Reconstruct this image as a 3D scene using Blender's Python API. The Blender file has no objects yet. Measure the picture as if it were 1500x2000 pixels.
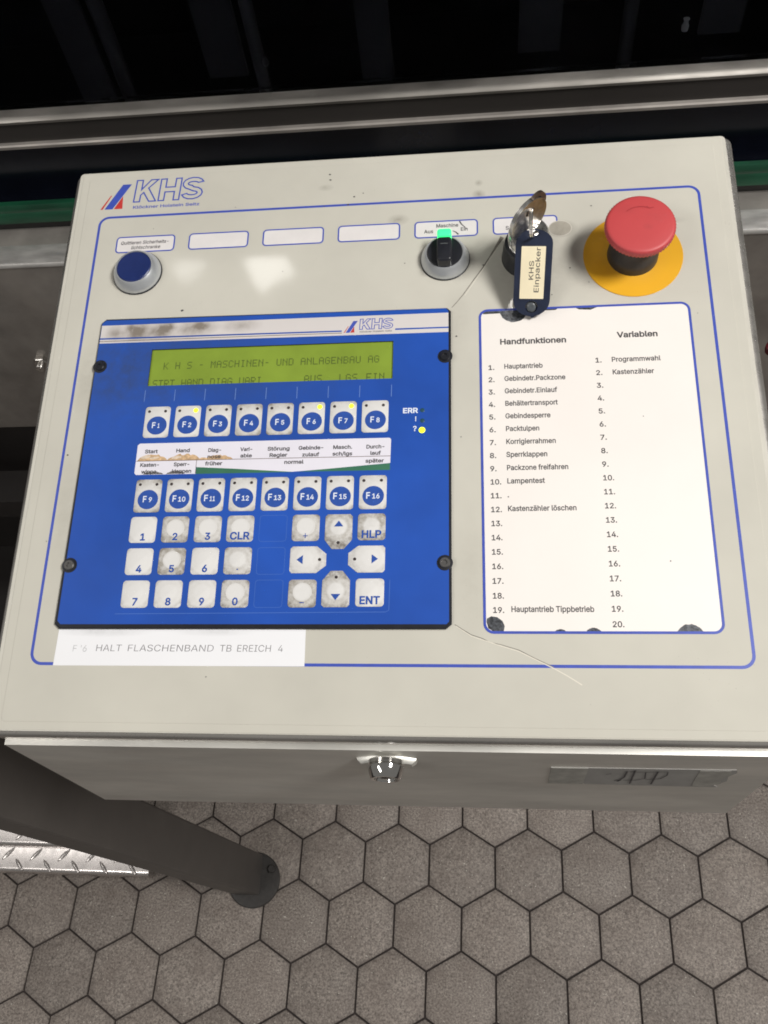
import bpy, math, random
from mathutils import Matrix, Vector
from mathutils.geometry import delaunay_2d_cdt

random.seed(7)
scene = bpy.context.scene
MM = 0.001

# ------------------------------------------------------------------ camera
cam_data = bpy.data.cameras.new('camera')
cam_data.sensor_fit = 'VERTICAL'
cam_data.sensor_height = 24.0
cam_data.lens = 1675 / 2000 * 24.0
cam_data.clip_start = 0.02
cam_data.clip_end = 50
camera = bpy.data.objects.new('camera', cam_data)
camera.matrix_world = Matrix((
    (0.99406921, 0.01319547, 0.10794572, 0.05608272),
    (0.04222031, 0.86792246, -0.49490206, -0.30943517),
    (-0.10021898, 0.49652440, 0.86221788, 1.40456330),
    (0, 0, 0, 1)))
scene.collection.objects.link(camera)
scene.camera = camera

# ------------------------------------------------------------------ world: dim light of the hall
world = bpy.data.worlds.new('World')
scene.world = world
world.use_nodes = True
bg = world.node_tree.nodes['Background']
bg.inputs['Color'].default_value = (1.0, 0.97, 0.92, 1)
bg.inputs['Strength'].default_value = 0.17

# ------------------------------------------------------------------ lamps under the ceiling of the hall, one added for a reflection
def ceiling_lamp(loc, size, power, col=(1, 0.975, 0.94), aim=(0, 0, 0.9)):
    d = bpy.data.lights.new('ceiling_lamp', 'AREA')
    d.shape = 'RECTANGLE'
    d.size, d.size_y = size
    d.energy = power
    d.color = col
    o = bpy.data.objects.new('ceiling_lamp', d)
    o.location = loc
    o.rotation_euler = (Vector(aim) - Vector(loc)).to_track_quat('-Z', 'Y').to_euler()
    scene.collection.objects.link(o)
    return o
ceiling_lamp((1.45, -0.42, 2.9), (0.80, 0.4), 66)
ceiling_lamp((-1.6, -1.3, 2.9), (1.2, 0.4), 16)
ceiling_lamp((-2.05, 0.30, 2.9), (1.1, 0.35), 6, aim=(-2.05, 0.3, 0))  # added to give the tread plate a bright reflection
ceiling_lamp((0.9, 3.0, 3.2), (1.6, 0.4), 10)
ceiling_lamp((-0.60, 1.045, 3.0), (0.125, 0.115), 0.32, aim=(-0.06, 0.11, 1.0))
ceiling_lamp((-0.86, 1.06, 3.0), (0.10, 0.05), 0.10, aim=(-0.13, 0.11, 1.0))

scene.view_settings.view_transform = 'Standard'
scene.view_settings.look = 'None'
scene.view_settings.exposure = 0
scene.view_settings.gamma = 1
scene.render.engine = 'CYCLES'
scene.cycles.max_bounces = 6
scene.cycles.filter_width = 1.8

# ------------------------------------------------------------------ glyph outlines of a plain sans serif (cap height 509)
GLYPHS = {'!': (196, '67,160 63,509 132,509 128,160|98,-4 81,-1 66,9 56,24 52,41 56,58 66,73 81,83 98,86 116,83 130,73 140,58 143,41 140,24 130,9 116,-1'),
"'": (206, '78,318 70,509 136,509 128,318'),
'+': (453, '198,34 198,364 255,364 255,34|61,172 61,226 391,226 391,172'),
',': (188, '38,-119 68,71 137,71 84,-119'),
'-': (453, '337,244 337,188 114,188 114,244'),
'.': (188, '95,-4 78,-1 63,9 53,24 50,41 53,59 63,73 78,83 95,87 113,83 128,73 138,59 141,41 138,24 128,9 113,-1'),
'/': (249, '235,533 71,-76 14,-76 178,533'),
'0': (453, '227,-7 191,-3 158,7 130,24 105,48 85,77 69,113 57,155 50,202 48,254 50,306 57,353 69,395 85,431 106,461 130,484 159,502 191,512 227,516 262,512 295,502 323,484 348,461 368,431 384,395 396,353 403,306 405,254 403,202 396,155 384,113 368,77 348,48 323,24 295,7 263,-3|227,50 250,52 271,60 290,74 306,92 320,116 330,144 338,176 342,213 344,254 342,295 338,332 330,365 320,393 306,416 290,435 271,449 250,457 227,460 203,457 182,449 163,435 147,416 134,393 123,365 115,332 111,295 109,254 111,213 115,176 123,144 134,116 147,92 163,74 182,60 203,52'),
'1': (453, '76,0 76,55 391,55 391,0|276,509 276,0 212,0 212,448 209,448 86,358 86,427 198,509'),
'2': (453, '64,0 64,47 234,229 282,282 294,298 303,312 311,327 318,348 320,371 317,397 308,419 293,436 273,449 258,455 241,458 224,460 205,458 188,454 172,447 153,433 139,413 132,398 128,381 127,362 66,362 68,391 75,418 86,442 102,464 121,482 143,496 168,507 196,513 225,516 254,513 281,507 306,497 328,482 346,465 361,445 372,423 379,398 381,372 380,354 377,336 371,318 363,299 351,280 336,259 317,235 294,209 267,180 153,60 153,57 389,57 389,0'),
'3': (453, '218,-7 188,-5 159,1 133,10 108,22 88,38 70,57 57,79 48,104 44,132 109,132 115,107 126,87 144,71 165,59 182,54 200,51 219,50 239,51 258,55 275,61 291,69 304,80 315,93 323,108 328,125 329,145 328,163 323,180 316,196 306,211 292,223 275,234 254,241 229,246 201,248 157,248 157,299 288,448 288,452 70,452 70,509 372,509 372,461 211,278 211,289 247,290 279,286 308,276 333,262 354,244 371,222 383,198 391,173 393,145 390,116 383,90 370,66 354,45 333,27 309,12 281,2 251,-5'),
'4': (453, '40,105 40,158 247,509 311,509 109,166 109,163 413,163 413,105|282,0 282,121 282,146 282,318 343,318 343,0'),
'5': (453, '221,-7 192,-5 165,1 140,11 118,25 99,41 83,60 71,82 63,105 60,130 122,130 127,108 138,89 154,73 173,60 196,52 221,50 241,51 259,56 276,64 291,75 304,89 314,104 322,122 326,141 328,162 326,183 321,203 314,221 303,237 290,251 275,262 257,270 238,275 218,277 201,276 184,273 167,268 145,258 128,246 67,253 96,509 366,509 366,452 151,452 134,301 136,301 155,315 178,325 194,330 212,333 229,334 252,332 274,328 294,321 313,311 330,299 345,285 358,269 370,251 379,231 386,210 390,187 391,163 388,132 381,102 369,76 352,52 332,32 309,15 282,3 253,-4'),
'6': (453, '226,-7 196,-4 168,3 142,15 119,31 100,51 84,74 73,101 66,130 64,162 65,187 71,212 80,239 93,268 112,302 137,340 252,509 322,509 151,261 145,261 165,288 196,307 214,312 235,314 265,312 291,305 316,295 337,280 355,262 370,240 380,215 387,187 389,157 387,127 379,98 368,73 352,50 333,30 310,14 284,3 257,-4|226,48 245,50 263,55 279,63 293,73 304,86 314,101 322,119 326,137 327,157 326,178 322,196 314,213 304,228 293,241 279,251 263,259 245,264 226,265 207,264 190,259 174,252 160,241 148,229 138,214 131,197 126,179 125,158 126,138 131,119 138,102 148,86 160,73 174,63 190,55 207,50'),
'7': (453, '97,0 323,448 323,452 62,452 62,509 391,509 391,449 165,0'),
'8': (453, '226,-7 193,-5 163,1 136,11 111,25 91,42 74,62 62,84 54,109 52,135 53,156 58,176 65,195 75,212 87,228 101,241 117,252 134,260 153,265 153,267 129,276 109,289 93,308 80,330 73,354 70,380 73,405 79,429 90,450 106,469 124,485 146,498 170,508 197,514 226,516 255,514 282,508 306,498 328,485 346,469 361,450 373,429 379,405 382,380 379,354 372,330 359,308 343,289 323,276 300,267 300,265 319,260 335,252 351,241 365,228 377,212 387,195 395,176 399,156 401,135 398,109 391,84 378,62 362,42 341,25 317,11 289,1 259,-5|226,49 248,50 267,54 285,60 307,74 323,91 333,113 337,139 335,157 330,173 322,189 312,202 298,213 283,223 265,230 247,234 226,235 206,234 187,230 169,223 154,213 140,202 130,189 122,173 117,157 115,139 119,113 129,91 145,74 167,60 185,54 205,50|226,290 252,292 274,300 293,313 307,330 316,351 319,376 316,399 308,420 294,437 275,449 252,457 226,460 208,459 192,455 177,449 159,437 145,420 136,399 133,376 136,351 145,330 159,313 178,300 201,292'),
'9': (453, '226,516 256,513 285,506 310,494 333,478 352,458 368,434 380,408 387,378 389,347 387,322 382,296 373,270 359,240 340,207 315,168 200,0 130,0 301,248 307,248 287,221 257,202 238,196 218,195 188,197 161,203 137,214 116,229 98,247 83,269 72,294 66,321 64,352 66,382 73,411 85,436 101,459 120,479 143,494 168,506 196,513|226,460 207,459 190,454 174,446 160,435 148,423 138,407 131,390 127,372 125,352 127,331 131,313 138,295 148,280 160,268 174,257 190,250 207,245 226,243 245,245 263,249 279,257 293,267 305,280 314,295 322,312 326,330 327,350 326,371 322,390 314,407 305,422 293,435 279,446 263,454 245,459'),
'?': (358, '132,152 132,159 133,187 136,211 141,230 153,252 168,269 209,298 223,309 236,321 247,334 255,349 260,365 262,384 259,406 250,425 237,441 220,452 200,459 178,462 157,459 137,453 120,441 106,425 96,404 92,378 27,378 30,406 38,430 49,452 64,471 82,487 103,499 126,508 151,514 178,516 206,514 232,508 255,498 275,486 292,470 306,451 316,430 322,407 324,382 322,356 316,332 306,311 292,292 275,276 254,261 219,235 207,221 200,205 195,185 194,158 194,152|164,-4 146,-1 131,9 121,24 118,41 121,58 131,73 146,83 164,86 181,83 196,73 206,58 209,41 206,24 196,9 181,-1'),
'A': (480, '16,0 201,509 276,509 463,0 395,0 287,302 264,372 232,478 245,478 213,371 191,302 85,0|110,142 110,199 370,199 370,142'),
'B': (456, '60,0 60,509 241,509 274,507 304,501 329,491 350,477 367,461 381,442 390,421 396,398 398,374 397,353 393,336 387,320 373,301 356,286 336,275 315,267 315,262 331,260 347,254 363,245 378,234 391,220 402,203 411,184 416,161 418,136 416,111 410,88 400,67 386,48 368,31 344,18 317,8 284,2 247,0|125,57 245,57 281,60 309,67 330,80 344,96 353,115 355,137 352,161 342,184 333,197 320,209 306,218 289,225 269,229 248,231 125,231|125,285 238,285 256,287 273,290 288,296 308,309 323,326 333,348 336,372 333,393 326,412 313,429 294,442 270,449 240,452 125,452'),
'C': (510, '267,-7 225,-3 186,7 150,25 119,49 92,79 70,115 53,157 44,203 40,254 44,305 53,352 70,393 92,429 119,459 150,484 186,501 225,512 267,516 293,514 317,511 340,504 362,496 383,485 402,471 419,456 435,438 448,418 459,397 467,373 473,348 408,348 401,373 389,395 375,413 357,428 337,440 315,449 292,454 267,456 237,453 209,445 184,432 161,414 141,391 125,364 113,332 106,295 103,254 106,213 113,177 125,145 141,117 161,94 184,76 210,63 237,56 267,53 292,55 315,60 337,69 357,81 375,96 389,114 401,136 408,160 473,160 467,135 459,112 448,91 435,71 420,53 402,38 383,24 363,13 341,5 317,-2 293,-6'),
'D': (502, '219,0 96,0 96,57 215,57 254,60 288,68 318,81 343,99 363,122 379,149 390,181 397,216 399,255 397,294 390,329 379,361 364,388 344,410 320,428 291,441 258,449 221,452 93,452 93,509 225,509 273,505 315,495 353,478 385,455 412,426 433,391 449,351 458,306 462,255 458,205 449,159 433,119 411,83 384,54 351,31 312,14 268,3|125,509 125,0 60,0 60,509'),
'E': (419, '60,0 60,509 372,509 372,452 125,452 125,286 355,286 355,229 125,229 125,57 375,57 375,0'),
'F': (410, '60,0 60,509 369,509 369,452 125,452 125,278 346,278 346,221 125,221 125,0'),
'G': (520, '269,-7 225,-3 185,7 149,25 118,49 91,79 69,116 53,157 43,203 40,254 43,305 53,352 69,393 91,429 117,459 149,484 184,501 223,512 265,516 291,514 316,510 340,504 363,494 384,483 403,469 421,453 436,436 449,416 460,395 468,373 474,349 408,349 399,372 387,393 373,411 356,427 337,439 315,448 300,453 283,455 265,456 236,453 209,445 183,432 160,414 141,392 125,364 113,332 106,295 103,254 106,213 113,177 125,145 141,117 161,95 184,76 210,63 238,56 269,53 296,55 322,61 345,71 365,85 382,102 396,123 407,147 413,173 415,202 434,199 283,199 283,256 478,256 478,200 475,160 466,124 451,91 431,62 406,38 377,19 344,5 308,-4'),
'H': (517, '60,0 60,509 125,509 125,289 392,289 392,509 457,509 457,0 392,0 392,232 125,232 125,0'),
'I': (300, '31,0 31,57 118,57 118,452 31,452 31,509 269,509 269,452 183,452 183,57 269,57 269,0'),
'K': (467, '104,145 104,216 139,261 174,303 212,344 364,509 448,509 231,276 228,276|60,0 60,509 125,509 125,334 124,225 125,193 125,0|372,0 188,259 228,309 449,0'),
'L': (393, '60,0 60,509 125,509 125,57 361,57 361,0'),
'M': (628, '60,0 60,509 152,509 277,187 287,159 299,123 311,84 322,49 307,49 318,83 330,121 342,158 352,187 476,509 568,509 568,0 504,0 504,291 504,327 505,369 506,413 507,457 513,457 498,409 482,363 467,322 456,291 342,0 286,0 170,291 159,321 145,361 129,408 112,457 119,457 120,416 121,372 122,328 122,291 122,0'),
'N': (523, '60,0 60,509 136,509 343,183 363,151 388,107 414,55 405,54 401,108 399,157 399,195 399,509 463,509 463,0 387,0 202,290 177,331 148,381 108,452 119,454 122,384 124,328 125,291 125,0'),
'O': (533, '267,-7 225,-3 186,7 150,25 119,49 92,79 70,115 53,157 44,203 40,254 44,305 53,352 70,393 92,429 119,459 150,484 186,501 225,512 267,516 309,512 348,501 384,484 415,459 442,429 464,393 480,352 490,305 493,254 490,203 480,157 464,115 442,79 415,49 384,25 348,7 309,-3|267,53 296,55 324,63 349,76 372,94 392,116 408,144 420,176 428,213 430,254 428,295 420,332 408,365 392,392 372,415 349,433 324,446 296,453 267,456 237,453 210,445 184,433 161,415 142,392 125,364 113,332 106,295 103,254 106,213 113,176 125,144 142,117 161,94 184,76 210,63 237,55'),
'P': (445, '60,0 60,509 235,509 272,506 305,499 332,487 356,471 375,452 390,430 400,404 407,377 409,348 407,318 400,291 390,265 375,243 356,223 332,207 305,195 272,188 235,186 109,186 109,242 233,242 257,244 279,248 297,256 312,266 324,279 333,294 339,310 343,328 344,348 343,367 339,385 333,402 324,416 312,428 297,439 279,446 257,451 232,452 125,452 125,0'),
'Q': (533, '245,159 313,159 369,85 384,65 468,-48 401,-48 346,27 331,46|267,-7 225,-3 186,7 150,25 119,49 92,79 70,115 53,157 44,203 40,254 44,305 53,352 70,393 92,429 119,459 150,484 186,501 225,512 267,516 309,512 348,501 384,484 415,459 442,429 464,393 480,352 490,305 493,254 490,203 480,157 464,115 442,79 415,49 384,25 348,7 309,-3|267,53 296,55 324,63 349,76 372,94 392,116 408,144 420,176 428,213 430,254 428,295 420,332 408,365 392,392 372,415 349,433 324,446 296,453 267,456 237,453 210,445 184,433 161,415 142,392 125,364 113,332 106,295 103,254 106,213 113,176 125,144 142,117 161,94 184,76 210,63 237,55'),
'R': (449, '60,0 60,509 236,509 273,506 305,500 333,489 356,473 376,455 390,433 401,408 407,381 409,352 407,323 401,296 390,271 376,250 356,232 333,217 305,206 273,200 236,198 96,198 96,255 234,255 258,256 280,260 298,267 319,281 334,300 340,316 344,333 345,352 344,371 340,389 334,405 325,419 313,430 298,440 279,446 258,451 233,452 125,452 125,0|353,0 230,229 303,229 428,0'),
'S': (447, '224,-9 188,-7 156,-1 128,9 102,23 81,40 64,60 51,83 42,109 38,137 104,137 108,118 114,102 123,88 136,76 150,66 166,59 185,53 204,50 224,49 246,50 267,54 286,60 303,69 317,79 329,92 338,106 344,122 346,139 342,161 332,179 316,193 296,205 245,222 184,239 145,253 112,269 86,289 67,313 56,341 52,372 54,400 62,425 75,448 92,468 113,484 138,498 165,508 195,514 227,516 259,514 289,508 316,498 340,484 360,468 377,449 390,427 398,403 401,378 337,378 332,402 320,421 302,437 280,449 254,456 225,459 204,457 185,454 167,448 145,435 129,418 118,398 115,376 119,352 131,334 148,319 169,308 212,293 264,279 312,264 328,256 344,248 359,238 372,226 384,213 395,198 402,180 407,161 408,139 406,112 399,87 386,64 370,43 349,25 323,11 294,0 261,-7'),
'T': (449, '32,452 32,509 417,509 417,452 257,452 257,0 193,0 193,452'),
'U': (517, '259,-8 220,-6 186,2 154,15 126,33 103,55 85,80 71,108 63,140 60,173 60,509 124,509 124,178 126,155 132,133 141,113 153,95 169,80 187,68 208,59 232,53 259,52 285,53 309,59 331,68 349,80 364,95 377,113 385,133 391,155 393,178 393,509 457,509 457,173 454,140 446,108 433,80 414,55 391,33 363,15 332,2 297,-6'),
'V': (480, '204,0 16,509 84,509 192,206 215,137 248,31 235,31 267,138 290,206 395,509 463,509 278,0'),
'a': (389, '160,-9 137,-7 115,-3 94,5 76,15 60,29 48,45 38,63 32,84 30,108 32,128 36,146 43,161 58,179 78,193 92,200 108,206 125,211 178,220 234,227 265,235 276,255 276,257 273,279 267,297 256,311 240,322 220,329 196,331 171,329 149,322 118,301 100,274 41,291 51,313 64,331 79,346 95,358 114,368 133,375 153,380 173,383 194,384 239,379 255,375 271,369 286,360 300,350 312,336 322,320 330,301 335,278 337,251 337,0 277,0 277,52 272,52 252,25 236,12 215,1 199,-4 181,-7|170,45 192,47 211,51 228,59 248,74 263,93 272,115 276,138 276,190 259,182 231,176 200,171 175,168 134,159 117,150 103,139 95,124 92,105 94,87 102,72 114,61 130,52 149,47'),
'b': (424, '229,-8 208,-7 189,-3 172,4 153,17 138,31 118,59 112,59 112,0 53,0 53,509 114,509 114,319 118,319 137,346 152,360 171,373 188,379 207,383 229,384 259,382 287,374 313,361 335,342 354,320 370,293 381,261 388,227 390,189 388,151 381,116 370,84 355,57 336,34 313,16 288,3 260,-6|220,47 242,49 262,55 279,66 294,80 306,97 316,117 323,139 327,163 328,189 327,215 323,239 316,261 307,281 295,298 280,311 262,322 243,328 220,330 198,328 178,322 161,312 147,299 134,282 125,263 118,241 114,216 113,189 114,162 118,138 125,115 135,95 147,78 162,65 179,55 198,49'),
'c': (396, '207,-8 174,-5 144,3 117,16 93,35 72,58 56,85 44,116 37,150 34,187 37,225 44,260 56,291 72,318 93,341 117,360 144,374 174,382 207,384 226,384 243,381 260,377 284,368 305,356 324,341 340,322 349,308 356,293 362,277 303,262 290,289 270,311 242,325 207,330 184,328 163,321 145,310 130,296 118,278 108,258 102,236 98,212 96,187 98,163 102,139 108,117 118,97 130,80 145,66 163,55 184,49 207,46 243,52 271,66 292,89 304,117 363,102 357,86 350,70 341,56 325,37 306,21 292,12 277,5 261,-1 244,-5 226,-7'),
'd': (424, '195,-8 165,-6 137,3 111,16 89,34 70,57 55,84 43,116 36,151 34,189 36,227 43,261 55,293 70,320 89,342 112,361 137,374 165,382 196,384 218,383 237,379 253,373 272,360 287,346 306,319 311,319 311,509 372,509 372,0 313,0 313,59 307,59 287,31 272,17 252,4 236,-3 217,-7|205,47 226,49 246,55 263,65 278,78 290,95 299,115 306,138 310,162 312,189 310,216 306,241 300,263 290,282 278,299 263,312 246,322 227,328 205,330 182,328 162,322 145,311 130,298 118,281 108,261 102,239 98,215 96,189 98,163 102,139 109,117 118,97 130,80 145,66 162,55 182,49'),
'e': (404, '212,-8 177,-5 145,3 117,16 92,35 72,58 56,85 44,116 37,150 34,187 36,224 44,258 55,290 71,317 91,340 115,359 142,373 172,382 205,384 226,383 246,380 266,374 285,366 303,355 319,341 334,324 347,305 357,282 365,256 370,227 371,194 371,169 75,169 75,221 338,221 310,202 308,226 304,248 298,269 288,286 277,301 263,314 246,323 227,328 205,330 183,328 164,323 146,313 131,301 119,286 109,270 102,251 97,231 96,211 96,178 98,151 102,127 110,106 121,88 135,73 151,61 169,53 190,48 212,46 234,48 254,53 271,61 285,73 297,88 306,105 365,91 358,72 348,55 335,39 320,26 302,14 283,4 261,-3 237,-7'),
'f': (254, '228,379 228,327 6,327 6,379|81,0 81,432 82,452 87,470 96,486 107,499 120,510 135,519 152,525 169,529 187,530 222,527 243,521 227,468 215,472 195,474 171,470 154,460 145,443 142,419 142,0'),
'g': (425, '207,-151 180,-149 156,-146 134,-140 114,-132 97,-122 82,-110 70,-97 59,-84 51,-69 101,-41 122,-66 136,-78 154,-88 169,-93 187,-96 207,-97 236,-95 261,-87 282,-75 298,-58 308,-34 311,-6 311,68 306,68 287,41 272,28 252,16 236,10 217,6 195,5 165,7 138,14 113,27 90,43 71,65 55,90 43,120 36,154 34,191 36,229 43,263 55,293 71,320 90,342 112,361 138,374 166,382 196,384 218,383 237,379 253,373 273,360 288,346 308,319 313,319 313,379 372,379 372,-9 370,-40 363,-67 350,-90 334,-109 314,-124 291,-136 265,-144 237,-149|205,59 227,61 246,66 264,75 278,87 290,103 300,121 307,142 311,166 312,193 311,219 307,242 300,264 291,283 279,299 264,312 247,322 227,328 205,330 182,328 163,322 145,312 130,298 118,282 109,262 102,241 98,218 96,193 98,167 102,144 109,123 118,104 131,88 145,76 163,66 183,61'),
'h': (410, '114,227 114,0 53,0 53,509 114,509 114,287 102,287 116,319 132,344 152,362 175,374 200,382 227,384 252,383 275,377 295,369 313,356 328,340 341,321 350,298 355,271 357,240 357,0 296,0 296,235 293,263 286,286 273,304 256,318 235,326 210,329 192,328 176,324 161,317 141,303 126,283 119,266 115,248'),
'i': (167, '53,0 53,379 114,379 114,0|84,443 67,446 54,455 44,468 41,483 44,499 54,512 67,521 84,524 100,521 114,512 123,499 126,483 123,468 114,455 100,446'),
'k': (381, '110,137 110,212 121,212 284,379 360,379 184,199 177,199|53,0 53,509 114,509 114,0|294,0 148,186 191,229 372,0'),
'l': (189, '139,-2 112,0 91,8 74,20 62,37 55,59 53,84 53,509 114,509 114,99 115,77 120,62 130,54 146,52 160,53 170,54 181,3 162,-1'),
'm': (610, '53,0 53,379 112,379 112,295 108,295 114,314 122,331 132,346 151,363 172,376 195,384 219,386 245,383 268,375 287,361 303,342 314,320 321,295 312,295 318,312 326,329 337,343 350,356 364,366 381,375 398,381 417,385 437,386 458,385 478,380 497,372 514,361 529,346 541,328 550,307 555,283 557,255 557,0 496,0 496,254 493,279 485,298 473,313 456,323 438,329 419,330 395,328 374,320 358,307 345,290 338,270 335,247 335,0 274,0 274,260 272,280 265,297 253,311 238,322 220,328 199,330 178,328 158,320 140,307 126,289 119,274 115,257 114,238 114,0'),
'n': (410, '114,227 114,0 53,0 53,379 112,379 112,287 102,287 116,319 132,344 152,362 175,374 200,382 227,384 252,383 275,377 295,369 313,356 328,340 341,321 350,298 355,271 357,240 357,0 296,0 296,235 293,263 286,286 273,304 256,318 235,326 210,329 192,328 176,324 161,317 141,303 126,283 119,266 115,248'),
'o': (415, '207,-8 174,-5 144,3 117,16 93,35 72,58 56,85 44,116 37,150 34,187 37,225 44,260 56,291 72,318 93,341 117,360 144,374 174,382 207,384 241,382 271,374 299,360 323,341 343,318 359,291 371,260 379,225 381,187 379,150 371,116 359,85 343,58 323,35 299,16 271,3 241,-5|207,46 231,49 252,55 270,66 285,80 298,97 307,117 314,139 318,163 319,187 318,212 314,236 307,258 298,278 285,296 270,310 252,321 231,328 207,330 184,328 163,321 145,310 130,296 118,278 108,258 102,236 98,212 96,187 98,163 102,139 108,117 118,97 130,80 145,66 163,55 184,49'),
'p': (424, '53,-143 53,379 112,379 112,319 118,319 137,346 152,360 171,373 188,379 207,383 229,384 259,382 287,374 313,361 335,342 354,320 370,293 381,261 388,227 390,189 388,151 381,116 370,84 355,57 336,34 313,16 288,3 260,-6 229,-8 208,-7 189,-3 173,4 153,17 138,31 118,59 114,59 114,-143|220,47 242,49 262,55 279,66 294,80 306,97 316,117 323,139 327,163 328,189 327,215 323,239 316,261 307,281 295,298 280,311 262,322 243,328 220,330 198,328 178,322 161,312 147,299 134,282 125,263 118,241 114,216 113,189 114,162 118,138 125,115 135,95 147,78 162,65 179,55 198,49'),
'r': (259, '53,0 53,379 112,379 112,321 115,321 124,339 137,354 152,367 171,377 191,383 213,385 229,384 243,384 243,322 230,324 207,326 182,323 159,315 140,301 126,284 117,262 114,237 114,0'),
's': (365, '182,-8 157,-7 133,-3 112,3 93,12 76,24 62,38 50,54 41,73 36,94 94,107 101,87 111,72 124,60 141,52 160,47 181,45 206,47 227,53 244,62 262,81 268,103 265,121 254,136 237,147 212,155 149,170 118,180 92,192 72,208 58,227 50,249 47,274 49,295 55,314 65,332 79,347 95,360 115,370 137,378 161,383 187,384 212,383 234,379 254,372 271,363 286,352 299,339 309,324 318,308 324,290 268,277 258,298 243,316 228,325 210,331 187,333 166,331 147,326 131,317 114,299 109,277 112,258 124,243 136,235 152,229 172,223 229,209 261,200 287,187 306,171 320,153 328,131 331,107 329,85 323,65 312,47 298,31 281,18 260,6 236,-2 210,-7'),
't': (227, '204,379 204,327 6,327 6,379|65,471 126,471 126,98 128,76 136,61 150,53 170,50 185,51 202,54 213,2 192,-3 168,-4 138,-1 113,7 92,21 77,41 68,64 65,93'),
'u': (410, '182,-5 158,-3 135,2 115,11 97,23 82,39 69,59 60,82 54,109 53,139 53,379 114,379 114,144 116,117 124,94 137,75 154,61 175,53 200,50 218,51 234,55 249,62 268,77 283,97 290,113 295,132 296,153 296,379 357,379 357,0 298,0 298,92 307,92 294,60 277,35 257,17 234,5 209,-3'),
'v': (389, '163,0 17,379 84,379 165,155 187,87 206,21 184,21 203,87 224,155 305,379 371,379 226,0'),
'w': (567, '138,0 23,379 87,379 133,214 154,137 175,41 165,41 186,135 206,214 252,379 316,379 362,214 382,136 402,41 391,41 413,135 434,214 480,379 545,379 429,0 368,0 319,172 305,225 291,280 277,338 291,338 277,280 263,225 248,172 199,0'),
'x': (379, '21,0 171,218 171,171 29,379 100,379 147,306 179,253 207,206 175,206 202,253 233,306 282,379 352,379 209,169 209,214 358,0 287,0 231,85 200,136 173,182 205,182 178,136 148,85 91,0'),
'y': (389, '47,-139 61,-86 71,-87 104,-89 118,-84 130,-74 141,-58 151,-36 163,-1 17,379 84,379 165,155 187,87 206,21 184,21 202,87 224,155 305,379 371,379 204,-58 196,-77 187,-93 177,-107 159,-124 139,-136 117,-143 91,-145 65,-143'),
'z': (380, '42,0 42,46 254,320 254,323 48,323 48,379 333,379 333,331 126,60 126,56 339,56 339,0'),
'ä': (389, '160,-9 137,-7 115,-3 94,5 76,15 60,29 48,45 38,63 32,84 30,108 32,128 36,146 43,161 58,179 78,193 92,200 108,206 125,211 178,220 234,227 265,235 276,255 276,257 273,279 267,297 256,311 240,322 220,329 196,331 171,329 149,322 118,301 100,274 41,291 51,313 64,331 79,346 95,358 114,368 133,375 153,380 173,383 194,384 239,379 255,375 271,369 286,360 300,350 312,336 322,320 330,301 335,278 337,251 337,0 277,0 277,52 272,52 252,25 236,12 215,1 199,-4 181,-7|170,45 192,47 211,51 228,59 248,74 263,93 272,115 276,138 276,190 259,182 231,176 200,171 175,168 134,159 117,150 103,139 95,124 92,105 94,87 102,72 114,61 130,52 149,47|261,443 246,446 233,455 224,468 221,483 224,499 233,512 246,520 261,523 277,520 290,512 299,499 301,483 299,468 290,455 277,446|117,443 102,446 89,455 80,468 77,483 80,499 89,512 102,520 117,523 133,520 146,512 155,499 158,483 155,468 146,455 133,446'),
'ö': (415, '207,-8 174,-5 144,3 117,16 93,35 72,58 56,85 44,116 37,150 34,187 37,225 44,260 56,291 72,318 93,341 117,360 144,374 174,382 207,384 241,382 271,374 299,360 323,341 343,318 359,291 371,260 379,225 381,187 379,150 371,116 359,85 343,58 323,35 299,16 271,3 241,-5|207,46 231,49 252,55 270,66 285,80 298,97 307,117 314,139 318,163 319,187 318,212 314,236 307,258 298,278 285,296 270,310 252,321 231,328 207,330 184,328 163,321 145,310 130,296 118,278 108,258 102,236 98,212 96,187 98,163 102,139 108,117 118,97 130,80 145,66 163,55 184,49|279,443 264,446 251,455 242,468 239,483 242,499 251,512 264,520 279,523 295,520 308,512 317,499 320,483 317,468 308,455 295,446|136,443 120,446 107,455 98,468 95,483 98,499 107,512 120,520 136,523 151,520 164,512 173,499 176,483 173,468 164,455 151,446'),
'ü': (410, '182,-5 158,-3 135,2 115,11 97,23 82,39 69,59 60,82 54,109 53,139 53,379 114,379 114,144 116,117 124,94 137,75 154,61 175,53 200,50 218,51 234,55 249,62 268,77 283,97 290,113 295,132 296,153 296,379 357,379 357,0 298,0 298,92 307,92 294,60 277,35 257,17 234,5 209,-3|277,443 261,446 248,455 239,468 236,483 239,499 248,512 261,520 277,523 292,520 305,512 314,499 317,483 314,468 305,455 292,446|133,443 118,446 104,455 96,468 93,483 96,499 104,512 118,520 133,523 149,520 162,512 170,499 173,483 170,468 162,455 149,446')}
SPACE, CAP = 188, 509.0

def _area(l):
    return 0.5 * sum(l[i - 1][0] * l[i][1] - l[i][0] * l[i - 1][1] for i in range(len(l)))

def _winding(p, loops):
    w = 0
    for l in loops:
        for i in range(len(l)):
            (x1, y1), (x2, y2) = l[i - 1], l[i]
            if (y1 > p[1]) != (y2 > p[1]) and p[0] < (x2 - x1) * (p[1] - y1) / (y2 - y1) + x1:
                w += 1 if y2 > y1 else -1
    return w

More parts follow.
